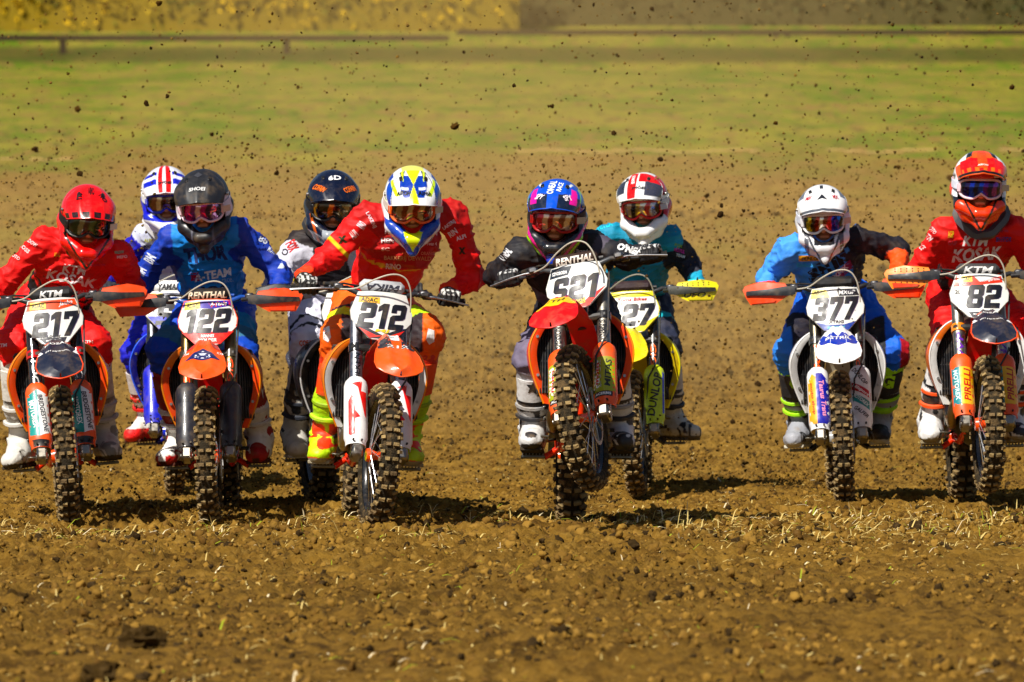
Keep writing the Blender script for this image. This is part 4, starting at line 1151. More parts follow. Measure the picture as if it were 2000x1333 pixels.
def frame4(a, b, c_, o):
    m = np.eye(4); m[:3, 0] = a; m[:3, 1] = b; m[:3, 2] = c_; m[:3, 3] = o; return m

def make_rider(c, bike, d0):
    _, Mb, S = bike
    d0 = float(d0)
    gl = {}
    hipc = xf(Mb, c.get('hip', (0, 1.02, 1.04)))[0] + np.array([c.get('hip_dx', 0), 0, 0])
    off = np.array([xf(Mb, (0, .87, .335))[0][0], xf(Mb, (0, .87, .335))[0][1], xf(Mb, (0, .87, .335))[0][2] - .33])
    root = thing('person', c['label'], 'rider', tuple(off), 'motocross riders in the start')
    Lc = lambda p: np.asarray(p, float) - off
    head = Lc(W(*c['head'], d0 + c.get('dh', .42)))
    shL, shR = (Lc(W(*p, d0 + c.get('ds', .60))) for p in c['sh'])
    hip = Lc(hipc)
    W2 = lambda *a: Lc(W(*a))
    # hands
    wr, el = [], []
    for i, sg in enumerate((-1, 1)):
        xi = .345 if 'hand' not in c else c['hand'][i]
        Mg = T(*-off) @ Mb @ S @ T(sg * xi, .412, 1.094)
        if 'free' in c and c['free'] == sg: Mg = T(*-off) @ c['free_M']
        hand = xf(Mg, (0, 0, 0))[0]; sh = (shL, shR)[i]
        E = Lc(fit_joint(sh + off, hand + off, *c['elbow'][i], d0, .30, .30, .30, 1.0))
        el.append(E); gl[i] = Mg
        wr.append(make_glove(root, Mg, E, sg, c))
    # helmet
    hy, hp, hr = (math.radians(a) for a in c.get('look', (0, 18, 0)))
    Mh = T(*head) @ RZ(hy) @ RY(hr) @ RX(hp) @ SC(*([c.get('hs', 1.05)] * 3))
    make_helmet(root, Mh, c['helmet'])
    nb = (shL + shR) / 2 + np.array([0, .0, .035]); hb = xf(Mh, (0, .045, -.07))[0]
    U = unit(nb - hip); L = np.linalg.norm(nb - hip); R = unit(shR - shL); R = unit(R - U * (R @ U)); Fv = np.cross(U, R)   # Fv: out of the chest or the back
    if Fv[1] > 0: Fv = -Fv
    R3 = np.stack([R, Fv, U], 1)
    tp = [('e', hip + U * L * .70 + Fv * .005, (.190, .138, .20), R3, .05), ('e', hip + U * L * .36, (.162, .128, .22), R3, .05), ('c', shL + R * .035, shR - R * .035, .066, .066, .05),
          ('c', nb - U * .03, hb, .066, .056, .05), ('e', hip + U * L * .05, (.158, .128, .11), R3, .04)]
    ap = []
    for i, sh in enumerate((shL, shR)):
        ap += [('c', sh, el[i], .067, .057, .05), ('c', el[i], wr[i], .058, .036, .03)]
    V, F = sdf_mesh(tp + ap, .0085, .05)
    V = folds(V, F, c.get('fold', .017), 9.5, c.get('seed', 1) * 1.7)
    reg = np.zeros(len(V), int); best = np.full(len(V), .115); tt = np.zeros(len(V))
    for k, (a, b) in enumerate(((shL, el[0]), (el[0], wr[0]), (shR, el[1]), (el[1], wr[1]))):
        t, dd = seg_t(V, a, b); m = (dd < best) & ((k % 2 == 1) | (t > .12)); best[m] = dd[m]; reg[m] = k + 1; tt[m] = t[m]
    tc = (V - hip) @ R3 / np.array([1, 1, L])
    C = np.tile(lin(c['jersey']), (len(V), 1))
    for f, colr in c.get('jersey_art', []): C[f(reg, tt, tc, V)] = lin(colr)
    mb = MB(); mb.add(V, F, 'cloth', C); bv = mb.bvh()
    dd0 = d0 + .5
    for it in c.get('jersey_text', []):
        t, px, py, w, h, colr = it[:6]; rot = math.radians(it[6]) if len(it) > 6 else 0; bold = it[7] if len(it) > 7 else .03; shr = it[8] if len(it) > 8 else .0
        s = dd0 / FPX
        tm = fit(text2(t, .05, bold, shr, maxedge=.012), w * s, h * s) if isinstance(t, str) else poly2([(u * s, v * s) for u, v in t], .012)
        mb.decal(tm, frame_xz(W2(px, py, dd0), rot), 'cloth', colr, bv, off=.0025 if isinstance(t, str) else .0015, back=.7)
    mb.build('jersey', root, sharp=None)
    # legs
    kn, an, feet = [], [], []
    pelvis = R3[:, 0]
    for i, sg in enumerate((-1, 1)):
        peg = Lc(xf(Mb, (sg * c.get('peg', (.205, .205))[i], .87, .282))[0]); H = hip + pelvis * sg * .085 - U * .02
        fw = Mb[:3, :3] @ np.array([math.sin(math.radians(sg * c.get('toe_out', (12, 12))[i])), -math.cos(math.radians(c.get('toe_out', (12, 12))[i])), c.get('toe_dn', (0, 0))[i]]); fw = unit(fw)
        if 'foot' in c and c['foot'][i] is not None: peg = W2(*c['foot'][i])
        up = Mb[:3, 2]; up = unit(up - fw * (up @ fw))
        heel = peg - fw * .085; toe = peg + fw * .150; A = heel + up * .115 + fw * .035
        K = Lc(fit_joint(H + off, A + off, *c['knee'][i], d0, .44, .44, .25, .95))
        kn.append(K); an.append(A); feet.append((heel, toe, up))
    pp = [('e', hip - U * .02, (.165, .135, .13), R3, .05)]
    for i, sg in enumerate((-1, 1)):
        H = hip + pelvis * sg * .085
        pp += [('c', H, kn[i], .112, .082, .05), ('c', kn[i], kn[i] + (an[i] - kn[i]) * .13, .082, .078, .03), ('e', kn[i] + np.array([0, -.012, .01]), (.070, .075, .075), None, .03)]
    V, F = sdf_mesh(pp, .0088, .05); V = folds(V, F, .015, 9.5, 40 + c.get('seed', 1))
    best = np.full(len(V), 9.); leg = np.zeros(len(V), int); tt = np.zeros(len(V)); sh_ = np.zeros(len(V), bool)
    for i in (0, 1):
        for b_, (a, b) in enumerate(((hip + pelvis * (i * 2 - 1) * .085, kn[i]), (kn[i], an[i]))):
            t, dd = seg_t(V, a, b); m = dd < best; best[m] = dd[m]; leg[m] = i; tt[m] = np.clip(t[m], 0, 1) + b_
    C = np.tile(lin(c['pants']), (len(V), 1)); lat = np.where(leg == 0, kn[0][0] - V[:, 0], V[:, 0] - kn[1][0])
    for f, colr in c.get('pants_art', []): C[f(leg, tt, lat, V)] = lin(colr)
    mb = MB(); mb.add(V, F, 'cloth', C); bv = mb.bvh()
    for it in c.get('pants_text', []):
        t, px, py, w, h, colr = it[:6]; rot = math.radians(it[6]) if len(it) > 6 else 0; s = (d0 + .6) / FPX
        tm = fit(text2(t, .05, .03, 0, maxedge=.012), w * s, h * s) if isinstance(t, str) else poly2([(u * s, v * s) for u, v in t], .012)
        mb.decal(tm, frame_xz(W2(px, py, d0 + .6), rot), 'cloth', colr, bv, off=.0025, back=.8)
    mb.build('trousers', root, sharp=None)
    for i, sg in enumerate((-1, 1)): make_boot(root, kn[i], an[i], *feet[i], c, sg)
    # the body under the clothes: one continuous figure with a face
    hm = lambda p: xf(Mh, p)[0]
    bp = [('e', hm((0, .012, .02)), (.078, .095, .105), Mh[:3, :3], .03), ('e', hm((0, -.045, -.055)), (.052, .05, .055), Mh[:3, :3], .03), ('c', hm((0, -.098, .0)), hm((0, -.120, -.038)), .010, .016, .012),
          ('c', hm((-.02, -.098, -.075)), hm((.02, -.098, -.075)), .010, .010, .008), ('c', hm((-.075, .02, 0)), hm((-.088, .03, .0)), .02, .018, .01), ('c', hm((.075, .02, 0)), hm((.088, .03, .0)), .02, .018, .01),
          ('c', hb, nb, .052, .055, .03), ('e', hip + U * L * .68, (.150, .098, .18), R3, .05), ('e', hip + U * L * .3, (.125, .09, .20), R3, .05), ('c', shL + R * .04, shR - R * .04, .045, .045, .04)]
    for i, sg in enumerate((-1, 1)):
        bp += [('c', (shL, shR)[i], el[i], .048, .036, .03), ('c', el[i], wr[i], .034, .026, .02), ('c', hip + pelvis * sg * .08, kn[i], .08, .052, .04), ('c', kn[i], an[i], .050, .036, .03), ('c', an[i], feet[i][0] + (feet[i][1] - feet[i][0]) * .7 + feet[i][2] * .045, .034, .022, .02)]
    V, F = sdf_mesh(bp, .0115, .03)
    mb = MB(); mb.add(V, F, 'skin', np.tile(lin(c.get('skin', 'b87a58')), (len(V), 1))); mb.build('body', root, sharp=None)
    if c.get('brace'):
        mb = MB(); ring = []
        for a in np.linspace(0, 2 * math.pi, 28, endpoint=False):
            ring.append(nb + R * .108 * math.sin(a) * (1 + .12 * math.cos(4 * a)) + Fv * .10 * math.cos(a) + U * (.075 - .035 * math.cos(a)) + np.array([0, -.02, 0]))
        mb.tube(ring, .034, 'plastic', c['brace'], n=6, closed=True, flat=.8)
        for sg in ((-1, 1) if c.get('brace_bars') else ()): mb.box((0, 0, 0), (.05, .02, .10), 'plastic', '202024', .008, M=frame4(R, -Fv, U, nb + R * sg * .06 + Fv * .125 - U * .06))
        mb.build('neck_brace', root)
    return root
RD = lambda s: math.radians(s)
def contact(px, row, d): return W(px, row, d)
ORG, RED = 'f2550a', 'd01808'
KTM = dict(shroud='fb7c12', shroud_in='ec5a0a', shroud_edge='ff9024', fender='f66410', fender_in='dc3406', frame='e64a08', hub='e85a0a')
CAST = []
c217 = dict(KTM, num='217', num_v=-.018, num_u=.01, label='orange motocross bike number 217 with a black fork and teal striped guards, leftmost', handguard='fb5e08',
            tube='16161a', tube_metal=0, tube_text='OC1', tube_text_col='c8c8c8', collar='b01408', clamp='2a1a16', guard='f66410', pad='262628', pad_text='KTM', pad_w=.115,
            plate_art=[('p', [(-.112, .106), (.112, .106), (.122, .075), (.03, .055), (-.02, .060), (-.122, .055), (-.128, .05)], 'f05a0a', 1), ('p', [(-.105, .098), (-.030, .098), (-.030, .064), (-.110, .060)], 'f5c814', 2),
                       ('t', 'ADAC', -.069, .080, .062, .022, '141414'), ('t', 'Janko', .065, .085, .07, .03, 'f5f5f5', .01, .4, 6), ('t', 'WALDOW', -.02, -.078, .10, .012, '1a1a2a'), ('p', [(-.075, -.086), (.06, -.086), (.045, -.116), (-.045, -.116)], '1a1c2c', 1), ('t', 'BH Hydraulik', -.003, -.101, .08, .010, 'f0f0f0')],
            fender='1c2030', fender_rim='f05a0c', fender_poly=[([(-.085, .06), (-.05, .075), (-.035, .0), (-.06, .02)], -.12, 'f46810'), ([(.085, .06), (.05, .075), (.035, .0), (.06, .02)], -.12, 'f46810'), ([(-.11, -.0), (-.085, .03), (-.07, -.01), (-.10, -.03)], -.24, 'e8e8e8'), ([(.11, -.0), (.085, .03), (.07, -.01), (.10, -.03)], -.24, 'e8e8e8')], fender_text=[('KTM', 0, -.02, .09, .03, 'f0f0f0'), ('KOSAK', 0, -.17, .12, .035, 'f4f4f4'), ('BH Hydraulik', 0, -.265, .12, .018, 'f0f0f0')],
            guard_art=[([(-.05, -.11), (.0, -.12), (.0, .13), (-.05, .10)], .21, 0, 0, 0, 0, '0d8c86'), ([(.0, -.12), (.05, -.10), (.05, .10), (.0, .13)], .21, 0, 0, 0, 0, 'ececec'), ('MOTOREX', .21, -.024, -84, .15, .026, 'f4f4f4'), ('BRIDGESTONE', .21, .022, -84, .20, .024, '181828'), ([(-.05, -.045), (.05, -.05), (.05, -.015), (-.05, -.01)], .085, 0, 0, 0, 0, '16181c')])
c122 = dict(KTM, num='122', num_v=.004, label='orange motocross bike number 122 with grimy black fork guards', handguard='fb5e08', tube='7a6c4c', tube_text='GiGi', tube_text_col='f25a14', collar='3a3428',
            guard='23242c', pad='1c1614', pad_text='RENTHAL', pad_w=.19, pad_text_col='e8d8c0', bar='1c4a96', plate_rim='f05a0c',
            plate_art=[('p', [(-.112, .106), (.112, .106), (.122, .080), (.03, .066), (-.122, .076)], '3a2a9a', 1), ('p', [(.0, .104), (.108, .104), (.115, .082), (.02, .072)], 'b01c50', 1), ('p', [(-.108, .100), (-.035, .106), (-.035, .070), (-.114, .062)], 'f5d016', 2), ('t', 'ADAC', -.073, .084, .060, .022, '141414'),
                       ('t', 'A-TEAM', .055, .090, .08, .016, 'f4f4f4'), ('p', [(-.128, -.052), (.128, -.052), (.062, -.114), (-.062, -.114)], 'e8400c', 1), ('t', 'HANNES', 0, -.072, .065, .016, 'f4f4f4'), ('t', 'VOLBER', 0, -.094, .09, .018, 'f4f4f4')],
            fender_text=[('KTM', -.085, -.25, .035, .022, 'f0f0f0'), ('KTM', .085, -.25, .035, .022, 'f0f0f0')], fender_poly=[([(-.06, .09), (-.10, -.01), (-.045, .01), (-.03, .08)], -.20, 'b8301c'), ([(.06, .09), (.10, -.01), (.045, .01), (.03, .08)], -.20, 'b8301c'), ([(-.085, -.05), (-.04, -.005), (0, .05), (.04, -.005), (.085, -.05), (0, -.07)], -.27, '1a2458'), ([(-.05, -.045), (-.02, -.01), (0, .02), (.02, -.01), (.05, -.045), (0, -.055)], -.27, 'd8dce8')],
            guard_art=[([(-.045, .06), (.045, .06), (.03, .10), (-.03, .10)], .21, 0, 0, 0, 0, '1c1c22')])
cyam = dict(num='51', num_v=-.02, label='blue and white motocross bike half hidden behind bike 122', shroud='2233b8', shroud_in='16207a', shroud_edge='4a6ae8', fender='2430c0', fender_in='161c80', frame='1c1c80', hub='3040c0', collar='202020', handguard=None,
            tube='6a6a70', guard='2230b0', pad='f0f0f0', pad_text='YAMAHA', pad_w=.15, pad_text_col='141414',
            plate_art=[('p', [(-.112, .106), (.112, .106), (.125, .070), (-.125, .070)], 'e6e6ea', 1), ('p', [(-.110, .10), (-.05, .10), (-.05, .066), (-.12, .066)], 'f5d016', 2), ('t', 'ADAC', -.082, .083, .05, .02, '141414'), ('p', [(-.135, -.032), (.135, -.032), (.06, -.114), (-.06, -.114)], '2438c0', 1), ('t', 'HOLY', 0, -.06, .06, .02, 'f4f4f4')])
ccof = dict(num='64', rear='1c1c20',  label='black and white motocross bike mostly hidden behind bike 212', shroud='1c1c20', shroud_in='121214', shroud_edge='d8d8d8', fender='202024', fender_in='101012', frame='1a1a1c', hub='333333', handguard='1e1e20', handguard_low='111111', guard_arm='2c2c2e',
            guard_text='ACERBIS', tube='6c6c70', guard='222226', pad='202024', grip='1a1a1a', guard_sides=(-1,))
c212 = dict(KTM, num='212', num_v=-.002, label='orange and white motocross bike number 212 with a silver bar pad and no handguards', tube='9a9aa0', tube_text='NEKEN', tube_text_col='101418', collar='1a1a1c', guard='ececec', pad='b9bcc0', pad_text='MIKA', pad_flip=True, pad_w=.16, pad_text_col='3a3a44', pad_metal=1,
            bar='2c2c30', shroud_in='d8d8d8', pipe='b8b2a4', plate_art=[('p', [(-.108, .088), (-.015, .088), (-.015, .058), (-.114, .058)], 'f5b414', 2), ('t', 'ADAC', -.064, .073, .080, .022, '141414'),
                       ('p', [(-.128, -.052), (-.08, -.060), (.0, -.095), (.08, -.060), (.128, -.052), (.062, -.114), (-.062, -.114)], '1c1c28', 1), ('p', [(-.06, -.112), (0, -.10), (.06, -.112), (.11, -.065), (.03, -.098), (-.03, -.098), (-.11, -.065)], 'e04010', 2), ('t', 'MJ', 0, -.076, .07, .018, 'd8c040')],
            fender_poly=[([(-.09, .07), (-.03, .10), (-.02, -.06), (-.085, -.035)], -.20, '20242e'), ([(.09, .07), (.03, .10), (.02, -.06), (.085, -.035)], -.20, '20242e'), ([(-.028, .10), (.028, .10), (.02, .0), (-.02, .0)], -.16, 'ececec')],
            fender_text=[('KOSAK', 0, -.12, .05, .014, '181820'), ('212', 0, -.25, .10, .03, 'f4f4f4')],
            guard_art=[([(-.040, -.13), (-.012, -.12), (-.012, -.04), (.012, -.03), (-.012, .0), (-.022, .10), (-.042, .05)], .20, 0, 0, 0, 0, 'e02c0c'), ([(.015, .08), (.042, .08), (.042, -.05), (.034, -.04), (.0, .10), (-.03, .12), (.02, .13)], .22, 0, 0, 0, 0, 'e02c0c')])
c521 = dict(dict(KTM, fender='ea3c0c', shroud='f0500e'), num='521', num_v=-.012, label='orange motocross bike number 521 doing a wheelie with its front wheel off the ground', tube='a09c94', tube_text='SUSPENSION', tube_text_col='202024', collar='1a1a1c', guard='f66410', pad='30201c', pad_text='RENTHAL', pad_w=.18, pad_text_col='e8dcd0', bar='3a3c40',
            plate_art=[('p', [(-.112, .106), (-.01, .106), (-.03, .062), (-.125, .055)], '1c2430', 1), ('t', 'SZVOBODA', -.072, .078, .075, .018, 'f4f4f4'), ('p', [(-.01, -.068), (.045, -.068), (.045, -.096), (-.01, -.096)], 'f5c814', 2), ('t', 'ADAC', .017, -.082, .048, .020, '141414'),
                       ('p', [(.06, -.07), (.14, -.02), (.062, -.112), (.045, -.116), (-.05, -.116), (-.09, -.085), (-.04, -.10), (.03, -.10)], 'e8400c', 1)],
            fender_poly=[([(-.11, .06), (-.05, .10), (.09, .09), (.10, .0), (.02, -.06), (-.09, -.06)], -.22, 'e8c414'), ([(-.02, .09), (.06, .12), (.08, .06), (.03, .03)], -.15, '1c2468')], fender_text=[('TTH', -.01, -.21, .10, .035, '1c1c28')],
            guard_art=[([(-.052, -.10), (.052, -.10), (.052, .09), (-.052, .09)], .20, 0, 0, 0, 0, '9aa01c'), ([(-.045, -.08), (-.006, -.08), (-.006, .08), (-.045, .08)], .20, 0, 0, 0, 0, 'ececec'), ('MITAS', .20, .026, 86, .15, .026, '1c2018'), ('moto', .20, -.024, 86, .12, .018, 'c01818'), ([(-.052, -.012), (.052, -.012), (.052, .014), (-.052, .014)], .085, 0, 0, 0, 0, '181818'), ('ACERBIS', .086, 0, 0, .075, .014, 'f4f4f4')])
cyel = dict(num='27', num_u=.03, num_v=-.02, label='yellow motocross bike number 27 behind bike 521', shroud='e8d20c', shroud_in='c0a808', shroud_edge='f5e628', fender='e8d414', fender_in='b8a00a', frame='3a3a3c', hub='2c2c2e', handguard='e8dc10', handguard_low='d8c80a', guard_arm='2a2a20', guard_text='UFO', guard_text_col='1a1a10', guard_holes=1, guard_sides=(-1, 1),
            tube='221c18', tube_metal=0, tube_text='GiGi', tube_text_col='f0701c', guard='c6d818', plate='f0f0e8', plate_rim='e8d814', pad='2c1c20', hose='8f8c80', plate_art=[('p', [(-.112, .106), (.112, .106), (.122, .08), (-.122, .08)], 'e8d614', 1), ('t', 'Toms Bikes', .0, .068, .16, .018, 'b0183a'), ('p', [(-.135, -.032), (.0, -.10), (.135, -.032), (.06, -.114), (-.06, -.114)], 'e8d614', 1)],
            guard_art=[('DUNLOP', .20, .005, 80, .26, .045, '141414'), ([(.046, -.12), (.054, -.12), (.054, .14), (.046, .14)], .21, 0, 0, 0, 0, '2a3ad0')])
c377 = dict(num='377', num_v=.002, label='white and black motocross bike number 377 with orange handguards', shroud='e6e6e6', shroud_in='c8c8c8', shroud_edge='f4f4f4', fender='f0f0f0', fender_in='b4aa94', frame='1a1a1c', hub='a0a0a0', handguard='fb5e08', tube='5c584e', tube_text='Soci', tube_text_col='f26414', collar='2a2a2c', guard='e8e8ea', pad='18181a', pad_text='', bar='1c1c1e',
            pipe='a89c88', plate_art=[('p', [(-.112, .106), (-.045, .106), (-.025, .062), (-.125, .058)], 'f5d878', 2), ('t', 'ADAC', -.078, .090, .062, .022, '3a2a10'), ('p', [(.01, .104), (.112, .104), (.122, .068), (.02, .068)], '222228', 2), ('t', 'MXGP', .062, .086, .085, .022, 'e0e0e0'), ('t', 'XTRIG', 0, -.070, .08, .016, '2a1a2a'),
                       ('p', [(-.10, -.070), (-.04, -.085), (.04, -.085), (.10, -.070), (.062, -.114), (-.062, -.114)], '1c3c8c', 1), ('t', 'MOTOREX', 0, -.100, .09, .014, '58c0c8')],
            fender_poly=[([(-.105, .0), (-.08, .07), (-.055, .01), (-.02, .05), (0, .0), (.02, .05), (.055, .01), (.08, .07), (.105, .0), (.09, -.06), (0, -.09), (-.09, -.06)], -.24, '1a3a9c')], fender_text=[('BSTRIL', 0, -.265, .13, .032, 'f0f0f0')],
            guard_art=[([(-.052, -.14), (-.012, -.14), (-.012, .12), (-.03, .14), (-.052, .10)], .20, 0, 0, 0, 0, 'f5a80c', -1), ([(-.012, -.14), (.052, -.14), (.052, .10), (.02, .14), (-.012, .14)], .20, 0, 0, 0, 0, '1c2c9c', -1), ('Taurus Trans', .20, .022, -86, .20, .026, 'f4a0c0', -1), ('moto shop', .20, -.032, -86, .18, .018, 'b02010', -1),
                       ([(-.052, .02), (.052, -.04), (.052, .0), (-.052, .06)], .23, 0, 0, 0, 0, 'b01838', 1), ([(-.052, -.03), (.052, -.10), (.052, -.05), (-.052, .01)], .22, 0, 0, 0, 0, '0c8c8c', 1), ('DUNLOP', .315, .0, -55, .11, .024, '141414', 1), ('Nilsport', .237, .0, -38, .10, .022, 'f4f4f4', 1), ('MOTOREX', .183, .0, -42, .10, .020, 'e8f4f4', 1), ('GALFER', .115, .0, -42, .09, .020, '1c1c28', 1)])
c82 = dict(KTM, num='82', num_v=-.005, num_u=.02, label='orange motocross bike number 82 with gold fork collars and yellow guards at the right edge', handguard='fc8a18', guard_holes=1, handguard_low='d84a08', tube='a8a49a', tube_text='WP', tube_text_col='6a3aa0', collar='e0880c', guard='f66410', pad='3a3a3c', pad_text='KTM', pad_w=.15, pad_text_col='e0e0e0', shroud_in='e8e8e8', shroud_edge='f0f0f0',
            plate_art=[('p', [(-.112, .106), (-.03, .106), (-.0, .074), (.112, .104), (.118, .070), (.03, .060), (-.03, .052), (-.128, .048)], 'ea4a0e', 1), ('p', [(-.104, .104), (-.035, .104), (-.035, .074), (-.108, .072)], 'f5d016', 2), ('t', 'ADAC', -.071, .089, .058, .020, '141414'), ('t', 'MXGP', -.075, .060, .065, .014, '201010'), ('t', 'Baumgartner', .055, .083, .11, .02, 'f5f5f5', .01, .4, 6),
                       ('p', [(-.062, -.088), (.062, -.088), (.045, -.116), (-.045, -.116)], '1a1c2c', 1), ('t', 'BH Hydraulik', 0, -.101, .08, .010, 'f0f0f0'), ('t', '206', -.103, .020, .04, .024, '1c1c1c')],
            fender='1c2030', fender_rim='f05a0c', fender_poly=[([(-.085, .06), (-.05, .075), (-.035, .0), (-.06, .02)], -.12, 'f46810'), ([(.085, .06), (.05, .075), (.035, .0), (.06, .02)], -.12, 'f46810'), ([(-.11, -.0), (-.085, .03), (-.07, -.01), (-.10, -.03)], -.24, 'e8e8e8'), ([(.11, -.0), (.085, .03), (.07, -.01), (.10, -.03)], -.24, 'e8e8e8')], fender_text=[('KTM', 0, -.02, .09, .03, 'f0f0f0'), ('KOSAK', 0, -.17, .12, .035, 'f4f4f4'), ('BH Hydraulik', 0, -.265, .12, .018, 'f0f0f0')],
            guard_art=[([(-.052, -.11), (-.016, -.11), (-.016, .10), (-.052, .10)], .20, 0, 0, 0, 0, '0d7c86'), ([(-.016, -.11), (.052, -.11), (.052, .10), (-.016, .10)], .20, 0, 0, 0, 0, 'f0b41c'), ('PIRELLI', .20, .018, 88, .18, .034, 'b01810'), ('MOTOREX', .20, -.034, -88, .17, .020, 'd8f0f0')])

def star(r, k=.42, n=5, a0=90):
    return [((r if i % 2 == 0 else r * k) * math.cos(RD(a0 + i * 180 / n)), (r if i % 2 == 0 else r * k) * math.sin(RD(a0 + i * 180 / n))) for i in range(2 * n)]
A_ = lambda r: r > 0
DARKLENS = ['1a1512', '3a1c1c', 'c8b8a0', '7a2a20', '241a14', 'd8c8a8', '5a3a20', '181412']
VIOLET = ['2a1440', 'd050a0', '6a2a80', 'e0c0e0', 'a03080', '3a1a50', 'c89ad0', '2a1a30']
riders = []
riders.append((c217, dict(at=(137, 1030, 26.0), rear=(98, ), yaw=4.5, roll=-5.0, steer=2), dict(
    label='rider in red jersey and glossy red helmet at the left edge', seed=1, head=(170, 428), look=(10, 20, 3), sh=((85, 470), (238, 505)), elbow=((2, 560), (258, 570)), knee=((28, 672), (183, 675)), toe_out=(18, 10), peg=(.22, .205),
    jersey='d81208', jersey_art=[(lambda r, t, q, V: (r == 0) & (q[:, 2] < .62) & (np.sin(q[:, 2] * 42 + 6 * q[:, 0] + 14 * np.abs(q[:, 0]) ** 1.5) > .45) & (q[:, 1] > 0), '160a0c'), (lambda r, t, q, V: (r == 0) & (np.abs(q[:, 0]) > .12) & (q[:, 2] < .4), '14080a')],
    jersey_text=[('KTM', 143, 527, 48, 17, 'fae8e8', -8, .03, .2), ('KOSAK', 135, 545, 100, 20, 'f6e0e4', -12, .03, .2), ('SERVICE', 120, 572, 60, 9, 'c06070', -12), ('BH HYDR', 170, 570, 50, 8, 'd09098', 6), ('ADAC', 110, 498, 12, 9, 'c89010', 0), ('WALDOW', 55, 470, 38, 8, 'f0d0d0', -35), ('CROSS', 42, 482, 34, 8, 'f0d0d0', -40), ('MOTO', 25, 500, 26, 7, 'f0d0d0', -30), ('WALDOW', 232, 493, 18, 6, '70c0a0', 5), ('MEFO', 238, 502, 20, 6, 'e8c0c8', 5), ('Spirit', 190, 518, 30, 7, 'c84058', 0)],
    pants='dc1206', pants_text=[('KTM', 4, 675, 20, 7, 'f0d0d0', 5), ('KTM', 172, 668, 20, 6, 'f0d0d0', 0)], glove='18181a', boot=('d4d2cc', '8c8a84', 'e8e6e0'), sole='3a3226', shin='dedcd6', strap=['c8c6c0', 'c8c6c0', 'c8c6c0'],
    helmet=dict(shell='e42404', shell_art=[(lambda x, y, z: (z < -.06) & (y > -.09) & (np.abs(x) < .09), '1a0c0a'), (lambda x, y, z: (np.abs(np.abs(x) - (.02 + (z + .16) * .8)) < .007) & (z < -.05), '160a08')],
                peak='e42404', peak_art=[(lambda u, v: (v > .84) & (np.abs(np.sin(u * 9)) > .55), '241010')], peak_text=[('NO', .055, .035, .05, .026, '1a0a0a', -60), ('E', -.055, .035, .03, .04, '3a0a0a', 0), ('AIRO', .0, .075, .03, .06, '2a0a0a', 0)],
                goggle='1a1414', strap='1a1a1a', lens_bands=['181818', '2a3a2a', '8a8a78', '50383a', '5a6a50', '203020', '8a3a40', '141414'], seed=2))))
riders.append((c122, dict(at=(412, 1030, 26.2), yaw=0, roll=-1.8, steer=0), dict(
    label='rider in blue jersey with a bright blue bib and matt black helmet on bike 122', seed=2, head=(397, 398), look=(-4, 20, -4), sh=((335, 470), (465, 452)), elbow=((278, 545), (545, 535)), knee=((322, 690), (470, 690)), toe_out=(22, -4),
    jersey='1c40a0', jersey_art=[(lambda r, t, q, V: (r == 0) & (np.abs(q[:, 0]) < .165), '2486d6'), (lambda r, t, q, V: (r == 0) & (q[:, 2] < .12), '14306c')],
    jersey_text=[('THOR', 400, 497, 84, 34, '12285c', 8, .05, 0), ('A-TEAM', 412, 537, 76, 17, 'e8ecf4', 10, .04, .15), ('we race.', 432, 549, 38, 8, 'a8c0dc', 8, .0), (star(12, .6, 4, 45), 377, 541, 0, 0, 'a02848'), ('MX', 412, 568, 52, 17, '0c1c40', 4, .05, .1), ('MX', 411, 569, 46, 13, 'c8d4e0', 4, .04, .1), ('88', 513, 468, 18, 14, 'd0d8e8', -25), ('MOTO', 530, 490, 18, 10, 'c8d0e0', -30), ('BM', 290, 505, 16, 22, 'd0d8e8', 60), ('BM', 272, 530, 14, 20, 'd0d8e8', 62), (star(9, .5, 3, 90), 548, 520, 0, 0, 'c8d4e8')],
    pants='1f50b8', pants_art=[(lambda l, t, x, V: (t > .45) & (t < .72) & (x > -.02), '2a86b8'), (lambda l, t, x, V: (t > .70) & (t < 1.0), '40708c'), (lambda l, t, x, V: (t > 1.15), '16285a')],
    glove='a83038', boot=('f2f0ec', 'a01828', '9c1424'), sole='4a2018', shin='98101c', strap=['dcdad6'] * 3, shin_text=[(-.03, .02), (-.02, -.03), (0, 0), (.03, .03), (.02, -.02), (.0, -.012)], shin_text_col='d8c8c0',
    boot_art=[(lambda t, al, hh, lat, fr: (al > .19) & (hh < .05) & (np.abs(lat) > .018), 'b01420')],
    helmet=dict(shell='1b1b1e', finish='plastic', peak='1d1d20', peak_text=[('SHOEI', 0, -.016, .078, .022, 'd8d8d8'), ([(-.02, .05), (0, .075), (.02, .05), (0, .03)], 0, 0.03, 0, 0, '3c3c40')],
                shell_art=[(lambda x, y, z: (z > -.05) & (z < .05) & (np.abs(x) > .095) & (y < .02), 'e0d8e0'), (lambda x, y, z: (np.abs(np.abs(x) - .05) < .004) & (z < -.07), '50505a')], goggle='ecd0dc', strap='e0d8e0', lens_bands=VIOLET))))
